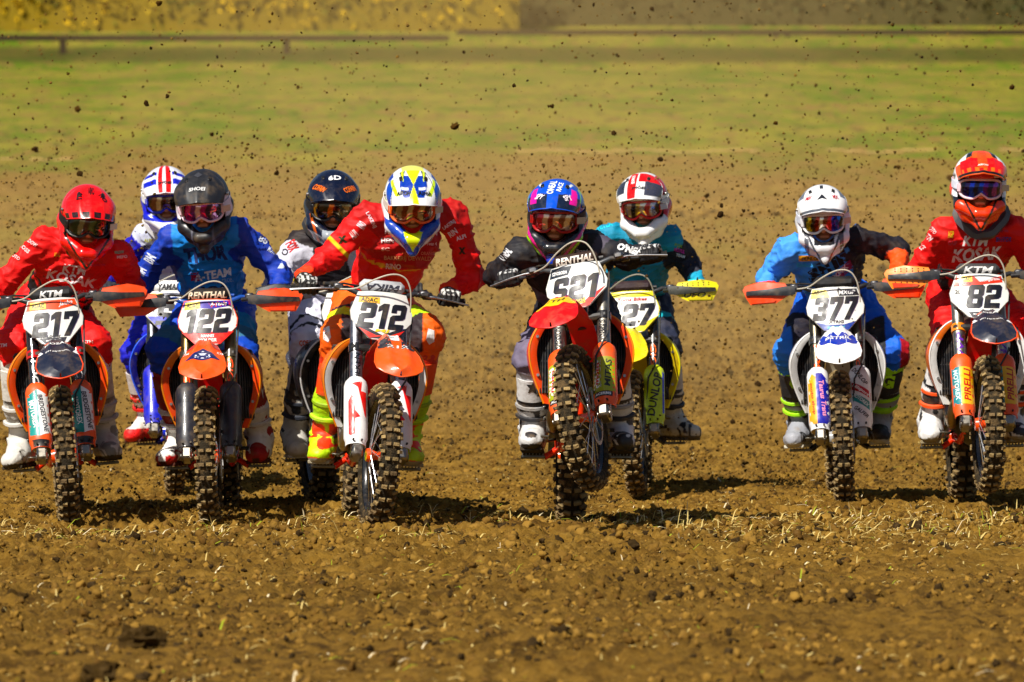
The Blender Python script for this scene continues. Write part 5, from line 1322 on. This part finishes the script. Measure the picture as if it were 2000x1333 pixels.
riders.append((cyam, dict(at=(345, 968, 29.1), yaw=0, roll=-3, steer=6), dict(
    label='rider in white and blue with a white, red and blue striped helmet behind bike 122', seed=3, head=(325, 385), look=(2, 16, -3), sh=((283, 462), (385, 465)), elbow=((240, 520), (425, 530)), knee=((268, 690), (395, 690)), toe_out=(30, 10), brace='d0d0d4', brace_bars=1,
    jersey='c4c8dc', jersey_art=[(lambda r, t, q, V: r > 0, '2a24a0'), (lambda r, t, q, V: (r == 0) & (q[:, 2] < .45) & (np.abs(q[:, 0]) > .1), '2a24a0')], jersey_text=[('ITI', 288, 432, 16, 12, '181820', 8), ('MXGP', 290, 482, 20, 6, '202030'), ('ALPI', 288, 470, 14, 7, 'a0a020'), ('MOTO', 256, 478, 12, 14, '303040', 40)],
    pants='2430b0', glove='2a2a30', boot=('d8d6d2', 'c02028', '2030a0'), sole='4a2018', shin='d8d0d0', boot_art=[(lambda t, al, hh, lat, fr: (hh < .07) & (al > .1), 'd02830')],
    helmet=dict(shell='e6e6ee', shell_art=[(lambda x, y, z: (np.abs(x) > .085) & (z > -.09) & (z < .0), '2a2ab0'), (lambda x, y, z: (np.abs(z + .08) < .012), '2a38b8'), (lambda x, y, z: (np.abs(x) < .022) & (np.abs(x) > .006) & (z > .05), 'd81c24')],
                peak='e8e8f0', peak_art=[(lambda u, v: (np.abs(u) > .25) & (np.abs(u) < .85) & ((np.abs(v - .35) < .09) | (np.abs(v - .66) < .09)), '2233b0'), (lambda u, v: (np.abs(u) < .22) & (np.abs(u) > .05), 'dc1c24')], peak_text=[('SHOEI', 0, -.026, .072, .02, '18181c'), ],
                shell_text=[('ITI', -.075, .02, .035, .035, 'b02030', 10)], goggle='2a38b8', strap='e8e8e8', lens_bands=['2a1a18', '7a5040', 'c8b8a0', '4a2a20', '8a6a50', '201818', '3a2a2a', '1a1a1a'])))),
riders.append((ccof, dict(at=(716, 1012, 26.4), yaw=11, roll=-2, steer=3), dict(
    label='rider in white and black jersey wearing a glossy dark navy helmet behind rider 212', seed=4, head=(650, 398), look=(4, 17, 2), sh=((582, 482), (712, 480)), elbow=((535, 560), (745, 560)), knee=((603, 668), (710, 672)), toe_out=(4, 10), brace='2a2a2c', brace_bars=1, dh=.6, ds=.8,
    jersey='c8c8d4', jersey_art=[(lambda r, t, q, V: (r == 0) & (q[:, 2] > .38), '231c1e'), (lambda r, t, q, V: (r == 0) & (np.abs(q[:, 2] - .38) < .015), 'b8a020')],
    jersey_text=[('FOX', 567, 480, 20, 22, 'c02018', -60, .04), ('MXGP', 617, 503, 18, 6, 'd0c0c0'), ('AREA41', 675, 500, 46, 12, 'e0e0e0', 30, .03), ('O', 553, 492, 14, 14, '303038', 30)],
    pants='e2e2f4', pants_art=[(lambda l, t, x, V: (np.abs(t - .93) < .05), '1c1c26'), (lambda l, t, x, V: (np.abs(t - .72) < .03), '141418')], pants_text=[('COFAIN', 602, 670, 34, 11, 'd86018', 2)],
    glove='2a2a2e', boot=('c0beb8', '20242c', '9090a0'), sole='b8b4a8', shin='15181f', shin_text='G', shin_text_col='d4d4d8', strap=['2a2e38'] * 3,
    helmet=dict(shell='0c1428', shell_art=[(lambda x, y, z: (np.abs(np.abs(x) - .062 - (z + .16) * .35) < .006) & (z < -.04), 'c8641c'), (lambda x, y, z: (z < -.09) & (np.abs(x) < .05), '9aa0a8')], peak='0c1226', peak_text=[('6D', 0, .05, .062, .036, 'f0f0f0', 8), ('COFAIN', -.072, -.012, .070, .030, 'f07818', -42), ('COFAIN', .072, -.012, .070, .030, 'f07818', 42)],
                shell_text=[('COFAIN', -.082, .055, .075, .032, 'e86a14', -38, (0.25, 1, -.25)), ('COFAIN', .082, .055, .075, .032, 'e86a14', 38, (-.25, 1, -.25))], goggle='17171a', strap='1a1a1a', lens_bands=['c08a30', '3a2a1c', '2c241c', 'e0781c', '3a2a1c', '8a7a5c', 'b0a080', '3a3024']))))
riders.append((c212, dict(at=(733, 1037, 25.0), yaw=5, roll=2.0, steer=7, spin=.1), dict(
    label='rider in orange red jersey and a white, blue and yellow helmet on bike 212', seed=5, head=(805, 395), look=(3, 24, 0), sh=((716, 425), (884, 425)), elbow=((640, 505), (925, 545)), knee=((662, 660), (832, 655)), toe_out=(10, 8), hip_dx=.02, peg=(.21, .195),
    jersey='de2408', jersey_art=[(lambda r, t, q, V: (r == 0) & (q[:, 2] > .62), 'b01410'), (lambda r, t, q, V: (r == 1) & (np.abs(t - .72) < .035), 'd8c020'), (lambda r, t, q, V: (r == 0) & (np.abs(q[:, 2] - .60 + .25 * np.abs(q[:, 0])) < .012), 'e0a020'), (lambda r, t, q, V: (r % 2 == 0) & (r > 0) & (t > .82), 'e8500c')],
    jersey_text=[('MXGP', 769, 452, 36, 11, 'f0d8e0', 0, .03, .1), ('DESIGN', 835, 456, 36, 7, 'f0d8d0', 0), ('HEN', 756, 470, 25, 10, 'f0e0e0', 0, .04), ([(-18, 6), (18, 6), (14, -8), (0, -12), (-14, -8)], 797, 474, 0, 0, '3a7a28'), ('Putoline', 797, 474, 32, 9, 'f0e020', 0), ('Twan 4', 842, 476, 20, 7, 'f0d0d0'), ('SC', 752, 487, 16, 7, 'e8b0a8'), ('BAKKERIJ DEWALD', 795, 506, 92, 11, 'c89068', -1, .01),
                 ('RINO', 767, 521, 30, 11, 'e8c8c0', -3), ('ORANGE', 836, 495, 30, 7, 'd88878'), (star(9), 792, 497, 0, 0, 'c85a20'), ('RINO', 706, 440, 12, 18, 'e8d8e0', 55), ('LAKERIJ', 724, 430, 34, 9, 'e8c8d0', -62), ('LAKERIJ', 877, 440, 28, 9, 'e8d0d8', 35), ('RIN', 884, 455, 18, 12, 'e8e0f0', 35), ('X', 902, 490, 14, 14, '2a2010', 0, .08), ('X', 668, 468, 18, 14, '2a3010', 10, .08), ('ALPI', 690, 458, 14, 16, 'f0d8d8', 40), ('ALPI', 900, 464, 20, 8, 'f0e0e8', 20)],
    pants='f8700c', pants_art=[(lambda l, t, x, V: (t > .62) & (t < .82) & (l == 1), 'b4e010'), (lambda l, t, x, V: (t > .62) & (t < .82) & (l == 0), 'd0d820'), (lambda l, t, x, V: (t > .56) & (t < .61), '28282c'), (lambda l, t, x, V: (t > .8) & (t < 1.1) & (x < -.015), '30282c')],
    pants_text=[([(-8, 14), (4, 18), (8, -4), (2, -14), (-8, -8)], 639, 655, 0, 0, 'e8e8e8'), ([(8, 14), (-4, 18), (-8, -4), (-2, -14), (8, -8)], 840, 660, 0, 0, 'e8e8e8')],
    glove='202020', glove2='c8c8c4', glove3='d8d8d0', glove_cuff='7aa828', boot=('f0500e', 'b8e018', 'c8401c'), sole='9a927e', shin='f4600e', shin_text=star(.034, .45, 5, 70), shin_text_col='f0f0f0', strap=['b8e018', '90b014', 'c0e820'],
    boot_art=[(lambda t, al, hh, lat, fr: (t > .30) & (t < .56), 'b6de18'), (lambda t, al, hh, lat, fr: (t < .12) & (hh > .024) & (vn(lat, hh) > .45), 'c0e41c'), (lambda t, al, hh, lat, fr: (t < .05) & (hh > .024) & (vn(lat, hh) < .3), '1c2420')],
    helmet=dict(shell='eef0f4', shell_art=[(lambda x, y, z: (np.abs(np.abs(x) - .085 - z * .1) < .012) & (z > .03), '1c3c9c'), (lambda x, y, z: (z < -.055), '1f49a8'), (lambda x, y, z: (np.abs(np.abs(x) - .055 - (z + .16) * .9) < .011) & (z < -.03), 'e8ecf0'), (lambda x, y, z: (np.abs(x) < .026 + (z + .12) * .5) & (z < -.085), 'd4e614'), (lambda x, y, z: (np.abs(np.abs(x) - .10) < .02) & (z > .0) & (z < .05), 'c8e014'), (lambda x, y, z: (np.abs(x) < .05) & (z > .12), 'f0f080')],
                peak='f0f2f4', peak_art=[(lambda u, v: (np.abs(u) < .40 - .25 * np.abs(v - .5)) & (v > .22) & (v < .86), '1c409c'), (lambda u, v: (np.abs(u) < .26 - .5 * v), 'e4ec30'), (lambda u, v: (np.abs(np.abs(u) - .40 + .25 * v) < .20 * (.5 - v)) & (v < .5), '1a2444'), (lambda u, v: (np.abs(np.abs(u) - .40 + .25 * v) < .13 * (.46 - v)) & (v < .46), 'd4e818'),
                (lambda u, v: (np.abs(u) > .62 + .5 * np.abs(v - .6)), '2450b0'), (lambda u, v: (np.abs(np.abs(u) - .72 + .5 * (v - .3)) < .07) & (v > .25) & (v < .8), 'cfe816'), (lambda u, v: (np.abs(np.abs(u) - .58 - .3 * (v - .4)) < .014), '16224a'), (lambda u, v: (np.abs(u) < .16 * (v - .55) / .45) & (v > .55), 'e8e820'), (lambda u, v: (np.abs(u) > .14) & (np.abs(v - .62) < .035) & (np.abs(u) < .33), 'dfe6ee')],
                peak_text=[('AIROH', -.045, -.030, .06, .024, '16161a', -6), ('Airoh', .048, -.030, .06, .024, '16161a', 6)], goggle='e86a14', strap='d8d0c8', lens_bands=['2a1a14', 'a08870', '7a3a20', 'c8b8a0', '8a3020', 'b0a088', '4a2418', 'c0b098']))))
riders.append((c521, dict(at=(1143, 964, 24.6), yaw=2, roll=.5, pitch=8.2, steer=-18, spin=.2), dict(
    label='rider in black jersey and a blue and pink helmet on the wheelie bike', seed=6, head=(1087, 420), look=(-6, 14, 2), sh=((1012, 498), (1160, 480)), elbow=((972, 535), (1220, 500)), knee=((1040, 700), (1196, 690)), toe_out=(6, 4), hip=(0, 1.06, .98), ds=.78, dh=.66,
    jersey='19181e', jersey_art=[(lambda r, t, q, V: (r == 0) & (q[:, 2] < .60) & (q[:, 2] > .40) & (q[:, 1] > 0), '5a5468'), (lambda r, t, q, V: (r == 3) & (t < .5) & (t > .2), '46404e')],
    jersey_text=[("O'NEAL", 1235, 488, 58, 15, 'e4e4e4', -16, .06, .2), ("O'NEAL", 985, 495, 26, 22, 'd0d0d4', 50, .04), ('Brand', 1138, 490, 22, 7, 'c8c8cc', 0), ([(-10, 10), (10, 10), (8, -6), (0, -12), (-8, -6)], 1140, 466, 0, 0, '5a1828'), ([(-6, 10), (6, 10), (8, -10), (-4, -8)], 1056, 485, 0, 0, 'b02838'), ('ONEAL', 1095, 512, 50, 10, '2a2838')],
    pants='6a6478', pants_art=[(lambda l, t, x, V: (t < .55), '1c1a22'), (lambda l, t, x, V: (t > 1.1), 'b8b8c8')],
    glove='17171b', glove2='c8c8c8', boot=('d0d0d0', '222226', 'b0b0b4'), sole='2a2620', shin='dcdcdc', shin_text=star(.036, .45, 5, 80), shin_text_col='16161a', strap=['26262a', '9a9a9a', 'c0c0c0'],
    helmet=dict(shell='16181e', shell_art=[(lambda x, y, z: (z > .0), '1b4cb0'), (lambda x, y, z: (z > .02) & (np.abs(np.abs(x) - .10) < .007), 'a8e818'), (lambda x, y, z: (np.abs(np.abs(x) - .046 - (z + .16) * .75) < .008) & (z < -.03), 'e0208c'), (lambda x, y, z: (np.abs(np.abs(x) - .064 - (z + .16) * .75) < .006) & (z < -.03), '9ae01c'), (lambda x, y, z: (np.abs(x) < .03) & (z < -.15), '1c4cc0')],
                peak='1c58c4', peak_art=[(lambda u, v: (np.abs(u) > .3) & (v < .3) & (np.abs(np.abs(u) - .7 + v) < .06), 'f0f4f8'), (lambda u, v: (np.abs(u) > .15) & (v > .62), '131c30'), (lambda u, v: (np.abs(np.abs(u) - .62) < .06 + .1 * v) & (v > .35) & (v < .85), 'e01c9c'), (lambda u, v: (np.abs(u) > .9) & (v < .7), 'a4ec28')], peak_text=[("ONEAL", -.012, .04, .10, .032, 'e8f0f4', 84), ('RACE', .024, .045, .07, .022, 'e8f0f4', 84), ('SPY', -.06, -.02, .04, .03, 'f4e8f0', -25), ('SPY', .065, -.02, .04, .03, 'f4e8f0', 35)],
                goggle='a01c28', strap='201414', lens_bands=['6a1c20', 'b03040', 'd8b8a8', '8a3028', 'c8a890', '7a4a38', 'e0c8b0', '5a2820']))))
riders.append((cyel, dict(at=(1243, 972, 28.9), yaw=-2, roll=-1, steer=-4), dict(
    label='rider in teal jersey and white and red helmet on the yellow bike', seed=7, head=(1258, 398), look=(-12, 15, -4), sh=((1190, 462), (1312, 468)), elbow=((1150, 520), (1345, 520)), knee=((1205, 690), (1300, 680)), toe_out=(6, 40), peg=(.2, .215),
    jersey='1c88a8', jersey_art=[(lambda r, t, q, V: r > 0, '151827'), (lambda r, t, q, V: (r > 0) & (t > .72) & (r % 2 == 0), '2a98b8'), (lambda r, t, q, V: (r == 1) & (t < .5), '2090a8')], jersey_text=[('MOTUL', 1328, 490, 22, 7, 'c848a0', -14), ('FOX', 1326, 480, 16, 6, '80a040', -14), ('TEAM', 1330, 500, 18, 6, 'c8c8d8', -14), ('VETEX', 1180, 440, 34, 12, '48c8d8', 18)],
    pants='262a3c', pants_art=[(lambda l, t, x, V: (t > .5) & (t < .6), '2ab0c0')], glove='20c0c8', boot=('ccc8bc', '20242c', 'd8d8d8'), sole='5a5244', shin='c4c4c6', shin_text=star(.034, .45, 5, 80), shin_text_col='1c1c22', strap=['2a2a2e'] * 3,
    helmet=dict(shell='eeeeee', shell_art=[(lambda x, y, z: (x > .075) & (z < .02) & (y > -.06), 'c82028'), (lambda x, y, z: (z > .05) & (np.abs(x) > .07), 'c82028')], peak='f0f0f0', peak_art=[(lambda u, v: (u < -.02) & (u > -.30), 'd81c20'), (lambda u, v: (u > .05) & (v < .45), 'd82024'), (lambda u, v: (u > .25) & (v > .45) & (v < .92), '3a3c4a'), (lambda u, v: (u < -.4) & (v > .3) & (v < .8), '30323e')],
                peak_text=[('SHOEI', .01, -.022, .072, .02, '18181c'), ('REAL', -.022, .05, .018, .075, 'f0f0f0', 0)], goggle='c81824', strap='e0e0e0', lens_bands=['6a3038', 'b0a0a0', '2a2020', 'c8a860', 'd8d0c8', 'b04850', 'c8c0c8', '3a2a2a']))))
riders.append((c377, dict(at=(1650, 988, 27.3), yaw=-2.6, roll=-2.5, steer=0), dict(
    label='rider in blue and black jersey and a white and silver helmet on bike 377', seed=8, head=(1607, 425), look=(-3, 14, -3), sh=((1540, 490), (1678, 470)), elbow=((1498, 545), (1752, 488)), knee=((1545, 690), (1742, 690)), toe_out=(14, 0),
    jersey='5c9aec', jersey_art=[(lambda r, t, q, V: (r == 0) & (q[:, 0] > .10 - .02 * np.sin(q[:, 2] * 30)) & (q[:, 1] > -.05), '17141c'), (lambda r, t, q, V: (r == 3) & (t > .05), '17141c'), (lambda r, t, q, V: (r == 4), '17141c'), (lambda r, t, q, V: (r == 4) & (t > .30), 'f4600e'), (lambda r, t, q, V: (r == 0) & (q[:, 2] < .75) & (q[:, 0] > -.08) & (q[:, 0] < .12), '3a80dc')],
    jersey_text=[([(-20, 6), (20, 7), (21, -4), (-20, -5)], 1581, 506, 0, 0, 'f0a818'), ('DUNLOP', 1584, 506, 34, 7, '1c1a18', 1), ('Enduro', 1576, 518, 36, 8, '58b0e0', 0), ('S', 1592, 538, 24, 26, '141220', 28, .08), ('H', 1612, 524, 22, 28, '141220', 28, .08), ('I', 1631, 512, 10, 30, '141220', 28, .08), ('F', 1645, 502, 22, 30, '141220', 28, .08), ('T', 1664, 486, 24, 32, '141220', 28, .08),
                 ([(-30, -22), (22, 28), (30, 12), (-14, -30)], 1640, 535, 0, 0, '8a2454'), ('MXMX', 1640, 535, 46, 10, 'e8d8e0', 44, .03)],
    pants='2a68d0', pants_art=[(lambda l, t, x, V: (l == 0) & (t > .5) & (x < .02), '1c1a26'), (lambda l, t, x, V: (l == 0) & (t > .75) & (x > .0), '4a84d8'), (lambda l, t, x, V: (l == 1) & (t > .6) & (x < -.035), '1c1e22'), (lambda l, t, x, V: (l == 1) & (np.abs(t - 1.05) < .09) & (x > .04), 'a81c30')],
    glove='e84a12', boot=('9a9ca4', '1c1e22', 'a8e018'), sole='c8c4b4', shin='26282e', shin_text='G', shin_text_col='b4ec14', strap=['a4e010', 'a4e010', '9a9ca4'],
    boot_art=[(lambda t, al, hh, lat, fr: (t > .24) & (t < .36), 'a4e010')],
    helmet=dict(shell='dfe0e4', shell_art=[(lambda x, y, z: (np.abs(x) > .085) & (z > .04), '6a6e78'), (lambda x, y, z: (z > -.06) & (z < .055) & (np.abs(x) > .097) & (y < 0), 'e8e8ea'), (lambda x, y, z: (np.abs(np.abs(x) - .03 - (z + .16) * .5) < .006) & (z < -.06), '3a3c44'), (lambda x, y, z: (np.abs(x) < .05) & (z < -.06) & (z > -.10), '1c1c20'), (lambda x, y, z: (np.abs(np.abs(x) - .085) < .01) & (z < -.02), '5a5c64')],
                peak='eaeaec', peak_art=[(lambda u, v: (np.abs(u) > .62) & (v < .5), '6c707a'), (lambda u, v: v > .93, '50545c'), (lambda u, v: (np.abs(u) < .07) & (v < .22), '2a2c30')], peak_text=[([(-.026, -.012), (0, .028), (.026, -.012), (0, -.004)], 0, -.005, 0, 0, '24262c'), ('MX', -.065, .008, .03, .024, 'b02838', -20), ('MX', .065, .008, .03, .024, 'b02838', 20)],
                goggle='e6e6e8', strap='d8dce8', lens_bands=['1c1a18', 'd8c020', '40301c', 'a03818', 'e8e0d0', '7a3818', 'c83018', '2038b0', '3a6ac8', '1c1c24'], seed=4))))
riders.append((c82, dict(at=(1932, 967, 26.5), yaw=.2, roll=-1.2, pitch=3.4, steer=2), dict(
    label='rider in red jersey with a grey neck brace and orange white helmet on bike 82', seed=9, head=(1912, 362), look=(0, 8, 1), sh=((1840, 455), (1985, 448)), elbow=((1790, 535), (2030, 545)), knee=((1853, 655), (2010, 655)), toe_out=(6, 10), brace='4a4e56',
    jersey='d01410', jersey_art=[(lambda r, t, q, V: (r == 0) & (q[:, 2] < .62) & (np.sin(q[:, 2] * 42 + 10 * np.abs(q[:, 0])) > .45) & (q[:, 1] > 0), '160a0c'), (lambda r, t, q, V: (r == 0) & (np.abs(q[:, 0]) > .12) & (q[:, 2] < .4), '14080a')],
    jersey_text=[('KTM', 1907, 471, 52, 20, 'fae8e8', 0, .04, .25), ('KOSAK', 1912, 497, 98, 26, 'f6e0e4', 4, .04, .2), ('AGIP', 1858, 458, 12, 14, 'c8a010'), ('GASP', 1862, 475, 18, 9, 'c05060'), ('BH HYDR', 1962, 468, 30, 9, '3050b0', 0), ('Spirit', 1955, 452, 30, 7, 'c04860'), ('MOTO', 1822, 448, 20, 8, 'f0d0d0', -55), ('KTM', 1815, 462, 18, 10, 'f0d0d0', -50), ('RACE', 1803, 480, 16, 10, 'f0d0d0', -55)],
    pants='dc1408', pants_text=[('KTM', 1840, 652, 14, 14, 'e88080', 0)], glove='1a1a1c', boot=('dedede', '24262c', 'e8e8e8'), sole='8a8068', shin='e6e6e6', shin_text=[(-.03, .03), (.0, .035), (.02, -.03), (-.01, -.03)], shin_text_col='e85a14', strap=['f0600f', 'f0600f', 'dedede'],
    boot_art=[(lambda t, al, hh, lat, fr: (t > .93), 'e8e8e8')],
    helmet=dict(shell='f0500a', shell_art=[(lambda x, y, z: (z > .05) & (np.abs(x) > .06), 'eeeeee'), (lambda x, y, z: (z > -.06) & (z < .055) & (np.abs(x) > .097) & (y < 0), 'e8e8ee'), (lambda x, y, z: (np.abs(x) > .06) & (z < -.05) & (z > -.10) & (y > -.09), '15161c'), (lambda x, y, z: (np.abs(np.abs(x) - .02 - (z + .16) * .55) < .006) & (z < -.04), '1c0c08')],
                peak='f4660a', peak_art=[(lambda u, v: (np.abs(u) > .5) & (v < .55), 'eeeeee'), (lambda u, v: (np.abs(np.abs(u) - .42) < .10) & (v < .38), '2a2c34'), (lambda u, v: (np.abs(u) < .75) & (v > .45), 'e01c0a'), (lambda u, v: (v > .80) & (np.sin(u * 26) > .1) & (np.abs(u) < .7), 'f0700c'), (lambda u, v: (v > .93), '1c1010'), (lambda u, v: (np.abs(u) < .13) & (v < .85), 'ee5a0a')], peak_text=[('AIROH', 0, -.036, .05, .012, 'f0e8e0', 0)],
                goggle='e8c8d0', strap='e0e4f0', lens_bands=['1a1430', '3a2860', '2a50d0', '1c1840', '3050c0', '6a2a90', '2a1c50', '8a4aa0', '1c1430']))))
def vn(a, b): return vnoise2(np.asarray(a) + 3, np.asarray(b) + 5, 45)
for item in riders:
    if len(item) == 1: item = item[0]
    bc, pl, rc = item
    px, row, d = pl['at']
    bike = make_bike(bc, tuple(W(px, row, d)), pl.get('yaw', 0), pl.get('roll', 0), pl.get('pitch', 0), pl.get('steer', 0), pl.get('spin', .05 * px % 1))
    make_rider(rc, bike, d)
# ------------------------------------------------------------------ earth thrown up by the rear wheels
def make_flying():
    rng = np.random.default_rng(23)
    bases = lump_bases(2, 8, 1.3, 9); ms = []
    for k, (bv, bf) in enumerate(bases):
        mb = MB(); sp = .75 + .5 * rng.random(3); mb.add(bv * sp, bf, 'soil', lin(('3a2810', '2c1d0c', '46300f', '33220d')[k % 4]))
        o = mb.build('flying_clod'); ms.append(o.data); bpy.data.objects.remove(o)
    def cloud(n):
        px = rng.random(n) * 2100 - 50; row = np.where(rng.random(n) < .45, rng.random(n) * 1000 - 10, 250 + rng.random(n) * 650)
        d = 27.5 + 17 * rng.random(n); return px, row, d
    px, row, d = cloud(300)
    s = np.clip(.0050 + .003 * rng.random(300) + .009 * rng.random(300) ** 6, 0, .017)
    for i in range(300):
        p = W(px[i], row[i], d[i]); g = float(ground_z(p[0], p[1])) + .05
        if p[2] < g: p[2] = g + .4 * rng.random()
        o = link('flying_clod', ms[i % 8]); o.location = p; o.rotation_euler = tuple(rng.random(3) * 6)
        q = s[i] * (d[i] / 30); o.scale = (q * (.8 + .5 * rng.random()), q, q * (.8 + .8 * rng.random()))
        tag(o, 'dark clod of earth thrown up by the wheels and flying in the air', 'clod', 'clods of earth flying through the air')
    n = 21000; px, row, d = cloud(n); row = np.where(rng.random(n) < .4, 300 + 620 * rng.random(n), row); P = np.stack([(px - 1000) / FPX * d, d - D0, CAMH + (HORIZ - row) / FPX * d], 1)
    gz = ground_z(P[:, 0], P[:, 1]) + .02; P[:, 2] = np.maximum(P[:, 2], gz + .5 * rng.random(n))
    # denser spray close behind each rear wheel
    Q = []
    for bx, by in [(-2.3, .6), (-1.45, .8), (-1.7, 5.4), (-.95, 3.6), (-.75, 1.8), (.3, 2.2), (.7, 5.2), (1.6, 4.2), (2.45, 3.4)]:
        m = 950; r = rng.random(m); q = np.stack([bx + rng.normal(0, .10 + .28 * r), by + .2 + 2.2 * r, .03 + .75 * r * rng.random(m) ** 1.5], 1); q[:, 2] += ground_z(q[:, 0], q[:, 1]); Q.append(q)
    P = np.vstack([P] + Q); n = len(P)
    s = (.0020 + .0064 * rng.random(n) ** 2.8) * (P[:, 1] + D0) / 30
    o = scatter('flying_soil', lump_bases(1, 5, 1.1, 31), P, s, 'soil', soil_cols(n, rng, .42) * (1 + .9 * (rng.random((n, 1)) < .35)), rng)
    tag(o, 'fine spray of dark soil crumbs in the air behind the riders', 'soil', kind='stuff')
make_flying()

# ------------------------------------------------------------------ drifting dust
def make_dust():
    m = bpy.data.materials.new('dust'); m.use_nodes = True; nt = m.node_tree; nt.nodes.clear()
    out = nt.nodes.new('ShaderNodeOutputMaterial'); v = nt.nodes.new('ShaderNodeVolumePrincipled')
    v.inputs['Color'].default_value = (.95, .70, .32, 1); v.inputs['Density'].default_value = DUST; v.inputs['Anisotropy'].default_value = .1
    nt.links.new(v.outputs[0], out.inputs['Volume'])
    for (x, y, z, rx, ry, rz, dn) in [(x, y, z, rx * q, ry * q, rz * q, 1) for q in (1.6, 1.25) for (x, y, z, rx, ry, rz, _) in [(0.0, 19, 4.4, 2.5, 5.0, 2.1, 1)]] + [(0, 19, .7, 9.0, 8.0, 2.2, 1), (0, 17, .5, 7.5, 7.0, 1.7, 1)]:
        bm = bmesh.new(); bmesh.ops.create_icosphere(bm, subdivisions=4, radius=1)
        for q in bm.verts: q.co = (q.co.x * rx, q.co.y * ry, q.co.z * rz)
        me = bpy.data.meshes.new('dust_cloud'); bm.to_mesh(me); bm.free(); me.materials.append(m)
        o = link('dust_cloud', me); o.location = (x, y, z); tag(o, kind='stuff')
DUST = 0.0105
make_dust()
